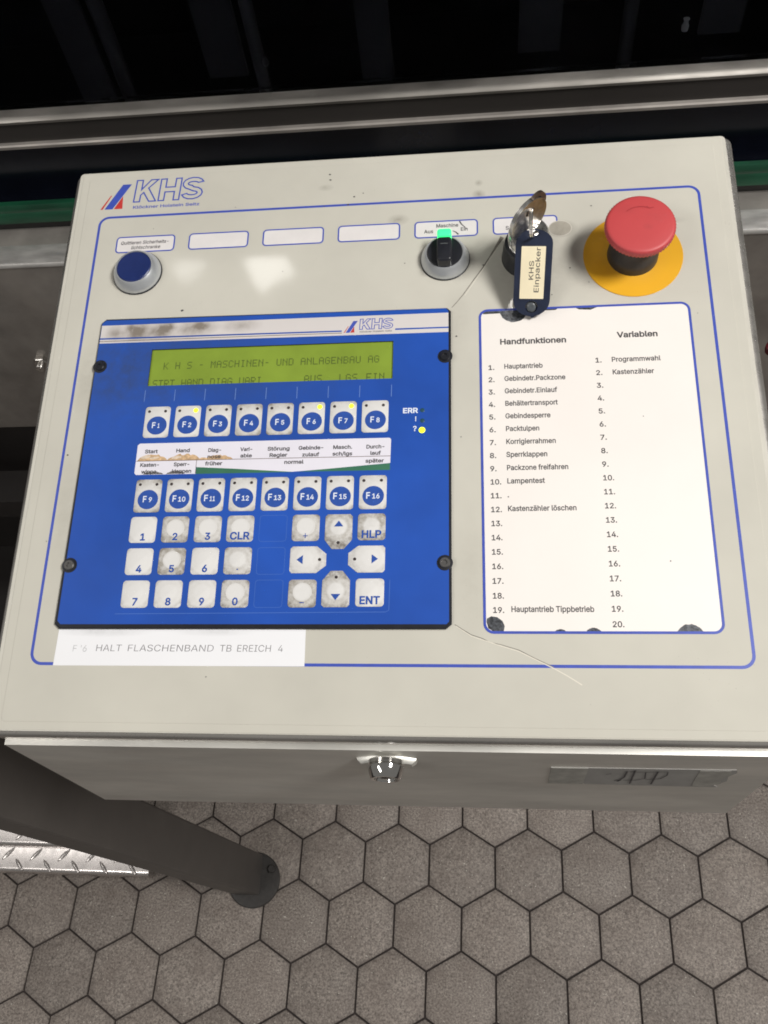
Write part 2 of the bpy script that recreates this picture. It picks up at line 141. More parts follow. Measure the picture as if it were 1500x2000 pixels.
def tessellate(loops):
    """triangles of a flat outline with holes (loops in any order)"""
    loops = [list(l) for l in loops]
    vs = [Vector(p[:2]) for l in loops for p in l]
    ed, k = [], 0
    for l in loops:
        ed += [(k + i, k + (i + 1) % len(l)) for i in range(len(l))]
        k += len(l)
    v, _, tri, ov, _, _ = delaunay_2d_cdt(vs, ed, [], 0, 1e-6)
    out = []
    for f in tri:
        c = (sum(v[i].x for i in f) / 3, sum(v[i].y for i in f) / 3)
        if sum(1 for l in loops if _winding(c, [l])) % 2:
            out.append(tuple(ov[i][0] for i in f))
    return out

def offset_loop(l, d):
    """moves a closed loop outward by d (counter-clockwise loops grow)"""
    out = []
    n = len(l)
    for i in range(n):
        a, b, c = Vector(l[i - 1]), Vector(l[i]), Vector(l[(i + 1) % n])
        e1, e2 = (b - a), (c - b)
        if e1.length < 1e-9 or e2.length < 1e-9:
            out.append(tuple(b)); continue
        e1.normalize(); e2.normalize()
        n1, n2 = Vector((e1.y, -e1.x)), Vector((e2.y, -e2.x))
        m = n1 + n2
        k = m.length_squared
        m = n1 if k < 0.3 else m * (2 / k)
        out.append(tuple(b + m * d))
    return out

_cache = {}
def glyph(ch, bold):
    key = (ch, bold)
    if key in _cache:
        return _cache[key]
    adv, s = GLYPHS[ch]
    loops = [[tuple(map(float, p.split(','))) for p in q.split()] for q in s.split('|')]
    if ch == '+':
        loops = [[(198, 34), (255, 34), (255, 172), (391, 172), (391, 226), (255, 226), (255, 364), (198, 364), (198, 226), (61, 226), (61, 172), (198, 172)]]
    big = max(loops, key=lambda l: abs(_area(l)))
    if _area(big) < 0:
        loops = [l[::-1] for l in loops]
    if bold:
        loops = [offset_loop(l, bold) for l in loops]
    vs = [Vector(p) for l in loops for p in l]
    ed, k = [], 0
    for l in loops:
        ed += [(k + i, k + (i + 1) % len(l)) for i in range(len(l))]
        k += len(l)
    v, _, tri, _, _, _ = delaunay_2d_cdt(vs, ed, [], 0, 1e-3)
    keep = [f for f in tri if _winding(((v[f[0]].x + v[f[1]].x + v[f[2]].x) / 3, (v[f[0]].y + v[f[1]].y + v[f[2]].y) / 3), loops) > 0]
    pieces = [([(p.x, p.y) for p in v], keep)]
    _cache[key] = (adv, pieces)
    return _cache[key]

def text_width(s, bold=0, track=0):
    return sum((SPACE if c == ' ' else GLYPHS[c][0]) + track for c in s) - track

# ------------------------------------------------------------------ mesh builder (millimetres in, metres out)
class MB:
    def __init__(self):
        self.v, self.f = [], []
    def add(self, vs, fs):
        n = len(self.v)
        self.v += [tuple(p) for p in vs]
        self.f += [[i + n for i in f] for f in fs]
        return self
    def box(self, x0, y0, z0, x1, y1, z1):
        return self.add([(x0, y0, z0), (x1, y0, z0), (x1, y1, z0), (x0, y1, z0), (x0, y0, z1), (x1, y0, z1), (x1, y1, z1), (x0, y1, z1)],
                        [(3, 2, 1, 0), (4, 5, 6, 7), (0, 1, 5, 4), (1, 2, 6, 5), (2, 3, 7, 6), (3, 0, 4, 7)])
    def rings(self, rings, cap0=True, cap1=True):
        n = len(rings[0]); vs = [p for r in rings for p in r]; fs = []
        for k in range(len(rings) - 1):
            for i in range(n):
                j = (i + 1) % n
                fs.append((k * n + i, k * n + j, (k + 1) * n + j, (k + 1) * n + i))
        if cap0: fs.append(tuple(range(n))[::-1])
        if cap1: fs.append(tuple((len(rings) - 1) * n + i for i in range(n)))
        return self.add(vs, fs)
    def slab(self, outline, z0, z1, bev=0.0, steps=1):
        o = [tuple(p) for p in outline]
        if _area(o) < 0: o = o[::-1]
        rings = [[(x, y, z0) for x, y in o]]
        if bev:
            for s in range(steps + 1):
                a = math.pi / 2 * s / steps
                rings.append([(x, y, z1 - bev + bev * math.sin(a)) for x, y in offset_loop(o, -bev * (1 - math.cos(a)))])
        else:
            rings.append([(x, y, z1) for x, y in o])
        return self.rings(rings)
    def flat(self, outline, z):
        o = [tuple(p) for p in outline]
        if _area(o) < 0: o = o[::-1]
        t = tessellate([o])
        return self.tris([(x, y, z) for x, y in o], t)
    def tris(self, pts, t):
        fs = []
        for a, b, c in t:
            (x1, y1, _), (x2, y2, _), (x3, y3, _) = pts[a], pts[b], pts[c]
            fs.append((a, b, c) if (x2 - x1) * (y3 - y1) - (x3 - x1) * (y2 - y1) > 0 else (c, b, a))
        return self.add(pts, fs)
    def strip(self, outer, inner, z):
        n = len(outer)
        return self.add([(x, y, z) for x, y in outer] + [(x, y, z) for x, y in inner],
                        [(i, (i + 1) % n, n + (i + 1) % n, n + i) for i in range(n)])
    def outline(self, loop, w, z):
        l = list(loop)
        if _area(l) < 0: l = l[::-1]
        return self.strip(offset_loop(l, w / 2), offset_loop(l, -w / 2), z)
    def line(self, pts, w, z, w_end=None):
        n = len(pts); L, Rr = [], []
        for i in range(n):
            a, b = Vector(pts[max(i - 1, 0)]), Vector(pts[min(i + 1, n - 1)])
            d = (b - a).normalized(); q = Vector((-d.y, d.x))
            ww = w if w_end is None else w + (w_end - w) * i / (n - 1)
            p = Vector(pts[i])
            L.append(p + q * ww / 2); Rr.append(p - q * ww / 2)
        vs = [(p.x, p.y, z) for p in Rr + L]
        return self.add(vs, [(i, i + 1, n + i + 1, n + i) for i in range(n - 1)])
    def lathe(self, profile, cx=0, cy=0, seg=48, cap0=True, cap1=True, knurl=None):
        rings = []
        for k, (r, z) in enumerate(profile):
            ring = []
            for i in range(seg):
                a = 2 * math.pi * i / seg
                rr = r
                if knurl and k in knurl: rr = r + (0.35 if i % 2 else -0.25)
                ring.append((cx + rr * math.cos(a), cy + rr * math.sin(a), z))
            rings.append(ring)
        return self.rings(rings, cap0, cap1)
    def tube(self, pts, r, seg=10, closed=False):
        P = [Vector(p) for p in pts]; n = len(P); rings = []
        up = Vector((0.31, 0.22, 0.93))
        for i in range(n):
            a = P[i - 1] if (i or closed) else P[0]
            b = P[(i + 1) % n] if (i < n - 1 or closed) else P[-1]
            d = (b - a).normalized(); u = d.cross(up).normalized(); w = u.cross(d)
            rings.append([tuple(P[i] + (u * math.cos(2 * math.pi * k / seg) + w * math.sin(2 * math.pi * k / seg)) * r) for k in range(seg)])
        if closed: rings.append(rings[0])
        return self.rings(rings, not closed, not closed)
    def text(self, s, x, y, h, z, bold=0, align='l', fit=None, track=0, rot=0, shear=0):
        """one line of lettering: baseline start (x, y), cap height h; fit = wanted width"""
        k = h / CAP
        wd = text_width(s, bold, track) * k
        kx = k * (fit / wd if fit else 1)
        if fit: wd = fit
        ox = {'l': 0, 'c': -wd / 2, 'r': -wd}[align]
        ca, sa = math.cos(rot), math.sin(rot)
        pen = ox / kx
        for ch in s:
            if ch == ' ':
                pen += SPACE + track; continue
            adv, pieces = glyph(ch, bold)
            for pi, (pts, t) in enumerate(pieces):
                vs = []
                for px, py in pts:
                    lx, ly = (pen + px) * kx + shear * py * k, py * k
                    vs.append((x + lx * ca - ly * sa, y + lx * sa + ly * ca, z + 0.004 * pi))
                self.tris(vs, t)
            pen += adv + track
        return self
    def mesh(self, name, material, off=(0, 0, 0), sharp=35):
        me = bpy.data.meshes.new(name)
        me.from_pydata([((a - off[0]) * MM, (b - off[1]) * MM, (c - off[2]) * MM) for a, b, c in self.v], [], self.f)
        me.materials.append(material)
        me.shade_smooth()
        me.set_sharp_from_angle(angle=math.radians(sharp))
        me.update()
        return me

def link(name, me, parent=None, loc=(0, 0, 0), rot=None, label=None):
    o = bpy.data.objects.new(name, me)
    scene.collection.objects.link(o)
    if parent is not None: o.parent = parent
    o.location = [c * MM for c in loc]
    if rot: o.rotation_euler = rot
    if label: o['label'] = label
    return o

def thing(name, label, cat, matrix, group=None):
    e = bpy.data.objects.new(name, None)
    e.empty_display_size = 0.02
    scene.collection.objects.link(e)
    e.matrix_world = matrix
    e['label'] = label; e['category'] = cat
    if group: e['group'] = group
    return e

def tag(o, label, cat, group=None, kind=None):
    if label: o['label'] = label
    if cat: o['category'] = cat
    if group: o['group'] = group
    if kind: o['kind'] = kind
    return o

def rr(x0, y0, x1, y1, r, n=5):
    pts = []
    for cx, cy, a0 in ((x1 - r, y0 + r, -90), (x1 - r, y1 - r, 0), (x0 + r, y1 - r, 90), (x0 + r, y0 + r, 180)):
        for k in range(n + 1):
            a = math.radians(a0 + 90 * k / n)
            pts.append((cx + r * math.cos(a), cy + r * math.sin(a)))
    return pts

def ellipse(cx, cy, a, b, n=28, rot=0):
    return [(cx + a * math.cos(t) * math.cos(rot) - b * math.sin(t) * math.sin(rot), cy + a * math.cos(t) * math.sin(rot) + b * math.sin(t) * math.cos(rot))
            for t in [2 * math.pi * i / n for i in range(n)]]

# ------------------------------------------------------------------ materials
def srgb(r, g, b):
    f = lambda c: ((c / 255 + 0.055) / 1.055) ** 2.4 if c > 10 else c / 255 / 12.92
    return (f(r), f(g), f(b))

class Nodes:
    def __init__(self, m):
        self.nt = m.node_tree; self.b = self.nt.nodes['Principled BSDF']
    def new(self, t, **kw):
        n = self.nt.nodes.new(t)
        for k, v in kw.items(): setattr(n, k, v)
        return n
    def link(self, a, b): self.nt.links.new(a, b)
    def math(self, op, a, b=None, clamp=False):
        n = self.new('ShaderNodeMath', operation=op, use_clamp=clamp)
        for i, s in enumerate((a, b)):
            if s is None: continue
            if isinstance(s, (int, float)): n.inputs[i].default_value = s
            else: self.link(s, n.inputs[i])
        return n.outputs[0]
    def coord(self, scale=(1, 1, 1)):
        tc = self.new('ShaderNodeTexCoord'); mp = self.new('ShaderNodeMapping')
        self.link(tc.outputs['Object'], mp.inputs['Vector'])
        mp.inputs['Scale'].default_value = scale
        return mp.outputs[0]
    def noise(self, scale, detail=3, rough=0.55, stretch=(1, 1, 1), vec=None):
        n = self.new('ShaderNodeTexNoise')
        n.inputs['Scale'].default_value = scale; n.inputs['Detail'].default_value = detail; n.inputs['Roughness'].default_value = rough
        self.link(vec if vec is not None else self.coord(stretch), n.inputs['Vector'])
        return n.outputs['Fac']
    def ramp(self, fac, lo, hi):
        n = self.new('ShaderNodeMapRange'); n.clamp = True
        n.inputs['From Min'].default_value = lo; n.inputs['From Max'].default_value = hi
        self.link(fac, n.inputs['Value'])
        return n.outputs[0]
    def mix(self, fac, a, b):
        n = self.new('ShaderNodeMix', data_type='RGBA')
        if isinstance(fac, (int, float)): n.inputs[0].default_value = fac
        else: self.link(fac, n.inputs[0])
        for i, s in ((6, a), (7, b)):
            if isinstance(s, tuple): n.inputs[i].default_value = (*s[:3], 1)
            else: self.link(s, n.inputs[i])
        return n.outputs[2]
    def bump(self, h, strength, dist=0.0005):
        n = self.new('ShaderNodeBump')
        n.inputs['Strength'].default_value = strength; n.inputs['Distance'].default_value = dist
        self.link(h, n.inputs['Height']); self.link(n.outputs[0], self.b.inputs['Normal'])

def mat(name, col, rough=0.5, metal=0.0, spec=0.5, var=0.0, vscale=40, stretch=(1, 1, 1), bump=0.0, bscale=400, emit=None, coat=0.0, rvar=0.0):
    m = bpy.data.materials.new(name); m.use_nodes = True
    N = Nodes(m); b = N.b
    b.inputs['Base Color'].default_value = (*col, 1)
    b.inputs['Roughness'].default_value = rough
    b.inputs['Metallic'].default_value = metal
    b.inputs['Specular IOR Level'].default_value = spec
    b.inputs['Coat Weight'].default_value = coat
    if var:
        f = N.ramp(N.noise(vscale, 4, 0.6, stretch), 0.3, 0.7)
        c = N.mix(f, tuple(x * (1 - var) for x in col), tuple(min(1, x * (1 + var)) for x in col))
        N.link(c, b.inputs['Base Color'])
    if rvar:
        f = N.ramp(N.noise(vscale * 1.7, 4, 0.6, stretch), 0.3, 0.7)
        N.link(N.math('ADD', N.math('MULTIPLY', f, rvar), rough - rvar / 2), b.inputs['Roughness'])
    if bump:
        N.bump(N.noise(bscale, 3, 0.6, stretch), bump)
    if emit:
        b.inputs['Emission Color'].default_value = (*emit[0], 1); b.inputs['Emission Strength'].default_value = emit[1]
    return m

def stained_shaded(name, base, blobs, rough, dirt=(0.16, 0.14, 0.11), var=0.05, spots=0.0, streak=None, bump=0.03):
    """a surface with soft spots of dirt and painted shade at their own places (object coordinates, millimetres: x, y, rx, ry, strength)"""
    m = bpy.data.materials.new(name); m.use_nodes = True
    N = Nodes(m); b = N.b
    v = N.coord()
    col = N.mix(N.ramp(N.noise(9, 4, 0.6, vec=v), 0.3, 0.7), tuple(x * (1 - var) for x in base), tuple(x * (1 + var) for x in base))
    grime = N.ramp(N.noise(130, 5, 0.7, vec=v), 0.25, 0.75)
    total = None
    for (x, y, rx, ry, s) in blobs:
        mp = N.new('ShaderNodeMapping', vector_type='TEXTURE')
        tc = N.new('ShaderNodeTexCoord')
        N.link(tc.outputs['Object'], mp.inputs['Vector'])
        mp.inputs['Location'].default_value = (x * MM, y * MM, 0); mp.inputs['Scale'].default_value = (rx * MM, ry * MM, 1)
        ln = N.new('ShaderNodeVectorMath', operation='LENGTH'); N.link(mp.outputs[0], ln.inputs[0])
        f = N.math('MULTIPLY', N.math('SUBTRACT', 1.0, ln.outputs['Value'], True), s)
        total = f if total is None else N.math('ADD', total, f)
    if total is not None:
        fac = N.math('MULTIPLY', total, N.math('ADD', N.math('MULTIPLY', grime, 0.75), 0.25), True)
        col = N.mix(fac, col, dirt)
    if spots:
        sp = N.ramp(N.noise(900, 2, 0.5, vec=v), 0.70, 0.76)
        sp = N.math('MULTIPLY', sp, N.ramp(N.noise(22, 2, 0.5, vec=v), 0.5, 0.7))
        col = N.mix(N.math('MULTIPLY', sp, spots), col, dirt)
    N.link(col, b.inputs['Base Color'])
    b.inputs['Roughness'].default_value = rough
    r = N.math('ADD', N.math('MULTIPLY', N.noise(14, 2, 0.5, vec=v), 0.08), max(rough - 0.04, 0.03))
    N.link(r, b.inputs['Roughness'])
    if bump: N.bump(N.noise(35, 1, 0.4, vec=v), bump, 0.002)
    return m

M = {}
plate_blobs = [(-166.5, 104, 22, 20, 0.5), (38, 103, 20, 18, 0.45), (92, 100, 32, 34, 0.55), (112, 126, 11, 7, 0.95), (155, 103, 34, 32, 0.25),  # blobs at the buttons mix dirt with painted grey shade
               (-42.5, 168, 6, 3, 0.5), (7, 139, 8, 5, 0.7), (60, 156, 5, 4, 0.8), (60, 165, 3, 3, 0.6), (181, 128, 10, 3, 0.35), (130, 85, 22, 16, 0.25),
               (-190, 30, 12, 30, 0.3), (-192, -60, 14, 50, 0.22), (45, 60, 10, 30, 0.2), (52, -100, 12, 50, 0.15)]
M['plate'] = stained_shaded('beige_overlay', (0.545, 0.526, 0.462), plate_blobs, 0.075, spots=0.6, var=0.07)
M['rim'] = mat('beige_rim', (0.54, 0.52, 0.46), 0.3, 0.0, var=0.06, bump=0.03, bscale=80)
M['steel'] = mat('brushed_steel', (0.55, 0.53, 0.50), 0.30, 1.0, var=0.10, vscale=30, stretch=(1, 12, 12), bump=0.06, bscale=150, rvar=0.12)
M['box_steel'] = mat('box_steel', (0.70, 0.685, 0.64), 0.42, 0.72, var=0.16, vscale=9, stretch=(1, 3, 3), bump=0.04, bscale=200, rvar=0.12)
M['beam_steel'] = mat('worn_beam_steel', (0.34, 0.315, 0.29), 0.5, 0.7, var=0.25, vscale=14, bump=0.08, bscale=120, rvar=0.2)
M['chrome'] = mat('chrome', (0.75, 0.74, 0.72), 0.08, 1.0)
M['old_nickel'] = mat('old_nickel', (0.60, 0.585, 0.56), 0.25, 0.95, var=0.3, vscale=250, bump=0.1, bscale=700)
M['brass_wear'] = mat('worn_brass', (0.19, 0.145, 0.115), 0.4, 0.9, var=0.25, vscale=300)
M['silver'] = mat('silver_bezel', (0.58, 0.60, 0.62), 0.28, 0.6, var=0.05, vscale=100)
M['blue_line'] = mat('blue_line', (0.052, 0.085, 0.42), 0.35, var=0.10, vscale=150)
M['red_print'] = mat('red_print', (0.52, 0.045, 0.04), 0.4, var=0.08)
M['white_field'] = mat('white_field', (0.70, 0.67, 0.66), 0.35, var=0.04, vscale=60)
M['black_print'] = mat('black_print', (0.045, 0.042, 0.045), 0.5)
M['grey_print'] = mat('grey_print', (0.17, 0.16, 0.17), 0.6, var=0.5, vscale=90)
M['black_plastic'] = mat('black_plastic', (0.012, 0.013, 0.018), 0.35, var=0.2, vscale=200, bump=0.04)
M['dark_grey_plastic'] = mat('dark_grey_plastic', (0.035, 0.032, 0.030), 0.5, var=0.2, vscale=200)
M['button_blue'] = mat('button_blue', (0.009, 0.022, 0.115), 0.38, var=0.10, vscale=200)
M['estop_red'] = stained_shaded('stop_red', (0.50, 0.058, 0.062), [(4, -3, 4, 3, 0.5), (-8, 10, 8, 5, 0.3), (9, 4, 9, 8, 0.2)], 0.5, dirt=(0.30, 0.05, 0.05), var=0.07, spots=0.35)
M['yellow'] = stained_shaded('warning_yellow', (0.72, 0.375, 0.014), [(0, -3, 23, 21, 0.55), (-10, 5, 26, 24, 0.35)], 0.42, dirt=(0.38, 0.22, 0.06), var=0.05)  # first blob paints shade under the stop cap, second darkens upper left
M['term_blue'] = stained_shaded('terminal_blue', (0.014, 0.074, 0.385), [(-88, 75, 80, 44, 0.6), (-100, 50, 46, 40, 0.5), (-20, 62, 110, 38, 0.7), (-30, 15, 90, 34, 0.3), (-60, -70, 70, 26, 0.25),
                        (-60, -128, 100, 18, 0.3), (-118, -5, 24, 70, 0.0)], 0.34, dirt=(0.032, 0.060, 0.165), var=0.20, bump=0.05)
M['stripe_white'] = stained_shaded('stripe_white', (0.62, 0.585, 0.57), [(-88, 2, 12, 8, 1.6), (-92, 4, 6, 4, 1.2), (-72, 3, 9, 7, 1.5), (-66, 4, 5, 5, 1.2), (-48, 3, 16, 7, 1.3), (-46, 4, 7, 4, 1.0), (-103, 1, 8, 7, 1.0), (-20, 3, 16, 6, 0.8), (-75, -2, 40, 7, 0.7)],
                            0.4, dirt=(0.22, 0.19, 0.16), var=0.05)
M['paper'] = mat('paper', (0.80, 0.755, 0.715), 0.45, var=0.03, vscale=8, bump=0.02, bscale=30)
M['sticker'] = stained_shaded('sticker_white', (0.80, 0.80, 0.82), [(-45, 9, 30, 3, 0.6), (20, 9, 25, 2.5, 0.5)], 0.45, dirt=(0.4, 0.4, 0.4), var=0.02)
M['strip_white'] = mat('strip_white', (0.73, 0.71, 0.78), 0.4, var=0.03, vscale=30)
M['stain_tan'] = mat('tan_stain', (0.56, 0.38, 0.22), 0.5, var=0.35, vscale=500)
M['grime'] = mat('black_grime', (0.05, 0.045, 0.05), 0.6, var=0.4, vscale=600)
M['strip_green'] = mat('strip_green', (0.035, 0.15, 0.085), 0.5, var=0.1)
M['brown_print'] = mat('brown_print', (0.10, 0.05, 0.04), 0.6)
M['key_print'] = mat('key_print', (0.022, 0.075, 0.34), 0.4, var=0.08, vscale=300)
M['white_print'] = mat('white_print', (0.72, 0.76, 0.85), 0.4)
M['fine_line'] = mat('fine_line', (0.16, 0.26, 0.55), 0.4)
M['faint_line'] = mat('faint_line', (0.07, 0.16, 0.48), 0.4)
M['hole'] = mat('dark_window', (0.045, 0.035, 0.035), 0.3)
M['led_on'] = mat('lit_yellow_lamp', (0.7, 0.75, 0.05), 0.3, emit=((0.80, 1.0, 0.02), 1.1))
M['led_green'] = mat('lit_green_lens', (0.05, 0.6, 0.25), 0.25, emit=((0.03, 1.0, 0.20), 1.2))
M['lcd'] = mat('green_display', (0.20, 0.285, 0.032), 0.35, var=0.14, vscale=24, emit=((0.20, 0.28, 0.02), 0.07))
M['lcd_ink'] = mat('display_ink', (0.085, 0.125, 0.020), 0.4)
M['tag_navy'] = mat('tag_navy', (0.016, 0.022, 0.045), 0.30, var=0.2, vscale=120)
M['tag_paper'] = mat('tag_paper', (0.80, 0.71, 0.50), 0.4, var=0.05, vscale=60)
M['crack'] = mat('crack_dark', (0.17, 0.155, 0.13), 0.6, var=0.4, vscale=200)
M['crack_light'] = mat('crack_light', (0.68, 0.64, 0.55), 0.5)
M['grout'] = mat('grout', (0.028, 0.021, 0.019), 0.85, var=0.4, vscale=90, bump=0.3, bscale=500)
M['post_paint'] = mat('dark_post_paint', (0.088, 0.079, 0.072), 0.45, 0.1, var=0.10, vscale=20, bump=0.05)
M['green_rail'] = mat('green_plastic', (0.005, 0.050, 0.024), 0.38, var=0.35, vscale=60, stretch=(0.3, 1, 1), bump=0.1, bscale=60)
M['machine_black'] = mat('machine_black', (0.006, 0.006, 0.007), 0.5, var=0.3, vscale=12)
M['navy_panel'] = mat('navy_black_panel', (0.008, 0.010, 0.019), 0.22, var=0.3, vscale=20)
M['slat'] = mat('dim_grey_slat', (0.055, 0.054, 0.056), 0.5, var=0.3, vscale=8)
M['base_dark'] = mat('machine_base_shade', (0.018, 0.015, 0.014), 0.55, var=0.3, vscale=8)  # near-black colour stands in for the shade below the beam
M['tape'] = mat('grey_tape', (0.29, 0.28, 0.265), 0.5, var=0.12, vscale=60, bump=0.08, bscale=150)
M['tape_end'] = mat('worn_tape', (0.34, 0.33, 0.30), 0.5, 0.2, var=0.25, vscale=90, bump=0.1, bscale=150)
M['profile_dark'] = mat('profile_dark', (0.055, 0.050, 0.047), 0.4, 0.5, var=0.2, vscale=10, stretch=(.3, 1, 1))
M['cap_steel'] = mat('cap_steel', (0.26, 0.245, 0.225), 0.5, 0.9, var=0.35, vscale=7, stretch=(1, 3, 3), rvar=0.25)
M['lid_steel'] = mat('lid_steel', (0.58, 0.555, 0.52), 0.28, 0.8, var=0.14, vscale=14, stretch=(1, 6, 6), bump=0.0, bscale=150, rvar=0.1)
M['lip_steel'] = mat('lip_steel', (0.72, 0.70, 0.67), 0.42, 0.85, var=0.2, vscale=40, stretch=(.5, 2, 2), bump=0.05, bscale=150, rvar=0.15)
M['glue'] = mat('dried_glue', (0.36, 0.335, 0.285), 0.3, var=0.12, vscale=150)
M['glue_edge'] = mat('glue_edge', (0.56, 0.53, 0.47), 0.3)
M['glint_pale'] = mat('pale_glint', (0.45, 0.45, 0.42), 0.3)
M['red_knob'] = mat('red_knob', (0.14, 0.012, 0.02), 0.4)

def tread_material():
    m = mat('tread_steel', (0.66, 0.62, 0.60), 0.27, 0.85, var=0.08, vscale=60, bump=0.02, bscale=300, rvar=0.08)
    return m
M['tread'] = tread_material()

def key_material(name, round_wear):
    """white key film; the object's colour carries how dirty this key is"""
    m = bpy.data.materials.new(name); m.use_nodes = True
    N = Nodes(m); b = N.b
    oi = N.new('ShaderNodeObjectInfo')
    sep = N.new('ShaderNodeSeparateColor'); N.link(oi.outputs['Color'], sep.inputs[0])
    tc = N.new('ShaderNodeTexCoord')
    off = N.new('ShaderNodeVectorMath', operation='ADD')
    sc = N.math('MULTIPLY', oi.outputs['Random'], 3.0)
    cmb = N.new('ShaderNodeCombineXYZ'); N.link(sc, cmb.inputs[0]); N.link(sc, cmb.inputs[2])
    N.link(tc.outputs['Object'], off.inputs[0]); N.link(cmb.outputs[0], off.inputs[1])
    g = N.ramp(N.noise(330, 5, 0.7, vec=off.outputs[0]), 0.30, 0.68)
    ln = N.new('ShaderNodeVectorMath', operation='LENGTH')
    if round_wear:
        sh = N.new('ShaderNodeVectorMath', operation='SUBTRACT'); N.link(tc.outputs['Object'], sh.inputs[0]); sh.inputs[1].default_value = (0, 0.0008, 0)
        N.link(sh.outputs[0], ln.inputs[0])
        ring = N.ramp(ln.outputs['Value'], 0.0050, 0.0062)
        corner = N.ramp(ln.outputs['Value'], 0.0082, 0.0098)
    else:
        N.link(tc.outputs['Object'], ln.inputs[0])
        ring = N.ramp(ln.outputs['Value'], 0.006, 0.012)
        corner = N.ramp(ln.outputs['Value'], 0.0105, 0.0128)
    dirt = sep.outputs[0]
    f1 = N.math('MULTIPLY', ring, dirt)
    f1 = N.math('MULTIPLY', f1, N.math('ADD', N.math('MULTIPLY', g, 0.7), 0.30))
    f2 = N.math('MULTIPLY', N.math('MULTIPLY', corner, g), N.math('ADD', dirt, 0.35, True))
    f3 = N.math('MULTIPLY', g, N.math('MULTIPLY', dirt, 0.22))
    c = N.mix(N.math('ADD', f1, f3, True), (0.69, 0.68, 0.665), (0.33, 0.305, 0.265))
    c = N.mix(N.math('MULTIPLY', f2, 0.8, True), c, (0.11, 0.09, 0.075))
    N.link(c, b.inputs['Base Color']); b.inputs['Roughness'].default_value = 0.42
    N.bump(N.noise(500, 3, 0.5, vec=off.outputs[0]), 0.08)
    return m
M['key_round'] = key_material('key_film_round', True)
M['key_film'] = key_material('key_film', False)

def tile_material():
    m = bpy.data.materials.new('speckled_tile'); m.use_nodes = True
    N = Nodes(m); b = N.b
    oi = N.new('ShaderNodeObjectInfo'); tc = N.new('ShaderNodeTexCoord')
    cmb = N.new('ShaderNodeCombineXYZ')
    r = N.math('MULTIPLY', oi.outputs['Random'], 7.0)
    for i in range(3): N.link(r, cmb.inputs[i])
    off = N.new('ShaderNodeVectorMath', operation='ADD'); N.link(tc.outputs['Object'], off.inputs[0]); N.link(cmb.outputs[0], off.inputs[1])
    v = off.outputs[0]
    fine = N.ramp(N.noise(340, 5, 0.8, vec=v), 0.36, 0.64)
    mid = N.ramp(N.noise(28, 4, 0.6, vec=v), 0.3, 0.7)
    c = N.mix(fine, (0.074, 0.061, 0.053), (0.40, 0.350, 0.308))
    c = N.mix(N.math('MULTIPLY', mid, 0.45), c, (0.13, 0.10, 0.084))
    tone = N.math('ADD', N.math('MULTIPLY', oi.outputs['Random'], 0.20), 0.87)
    tm = N.new('ShaderNodeVectorMath', operation='SCALE'); N.link(c, tm.inputs[0]); N.link(tone, tm.inputs[3])
    c = N.mix(N.ramp(N.noise(330, 2, 0.5, vec=v), 0.70, 0.74), tm.outputs[0], (0.55, 0.52, 0.46))
    c = N.mix(N.ramp(N.noise(260, 2, 0.5, vec=v), 0.72, 0.76), c, (0.03, 0.026, 0.022))
    ln = N.new('ShaderNodeVectorMath', operation='LENGTH'); N.link(tc.outputs['Object'], ln.inputs[0])
    edge = N.math('MULTIPLY', N.ramp(ln.outputs['Value'], 0.043, 0.058), N.math('ADD', N.math('MULTIPLY', N.noise(60, 3, 0.6, vec=v), 0.7), 0.05))
    c = N.mix(edge, c, (0.05, 0.04, 0.036))
    N.link(c, b.inputs['Base Color']); b.inputs['Roughness'].default_value = 0.62
    N.bump(N.noise(420, 4, 0.7, vec=v), 0.35, 0.0008)
    return m
M['tile'] = tile_material()

# ------------------------------------------------------------------ floor of hexagonal tiles
floor_mb = MB()
floor_mb.box(-4000, -3000, -20, 4000, 4000, -3)
floor = link('floor', floor_mb.mesh('floor', M['grout']))
tag(floor, None, None, kind='structure')
ANG = -0.01423
ORG = (-173.1, -65.8)
S = 100 / math.sqrt(3)
hexa = [(S * math.sin(math.radians(60 * k)), S * math.cos(math.radians(60 * k))) for k in range(6)][::-1]
hexa = offset_loop(hexa, -1.25)
tile_mesh = MB().slab(hexa, -4, 0.0, 1.1, 2).mesh('tile', M['tile'])
rest = MB()
cells = []
for row in range(-18, 9):
    for i in range(-24, 26):
        X = (i + (0.5 if row % 2 == 0 else 0.0)) * 100
        Y = -(row * 1.5 - 0.5) * S          # hexagon centres
        x = ORG[0] + X * math.cos(ANG) - Y * math.sin(ANG)
        y = ORG[1] + X * math.sin(ANG) + Y * math.cos(ANG)
        cells.append(((x - 0) ** 2 + (y + 280) ** 2 * 1.6, x, y))
cells.sort()
for k, (d, x, y) in enumerate(cells):
    if k < 230:
        link('tile', tile_mesh, floor, (x, y, random.uniform(-0.25, 0.25)), (random.uniform(-.002, .002), random.uniform(-.002, .002), ANG + random.uniform(-.004, .004)))
    else:
        rest.slab([(x + a, y + b) for a, b in hexa], -3, 0, 0.8, 1)
tag(link('distant_tiles', rest.mesh('distant_tiles', M['tile']), floor), None, None, kind='stuff')

# ------------------------------------------------------------------ frame of the sloping panel
PX = Vector((0.99999807, 0.0, 0.00196448)); PY = Vector((-0.00035877, 0.98318232, 0.18262640)); PN = Vector((-0.00193144, -0.18262675, 0.98318042))
PM = Matrix(((PX.x, PY.x, PN.x, 0), (PX.y, PY.y, PN.y, 0), (PX.z, PY.z, PN.z, 0.98752011), (0, 0, 0, 1)))
def on_panel(x, y, h=0, rot=0):
    return PM @ Matrix.Translation((x * MM, y * MM, h * MM)) @ Matrix.Rotation(rot, 4, 'Z')
def in_world(x, y, z):
    return Matrix.Translation((x * MM, y * MM, z * MM))

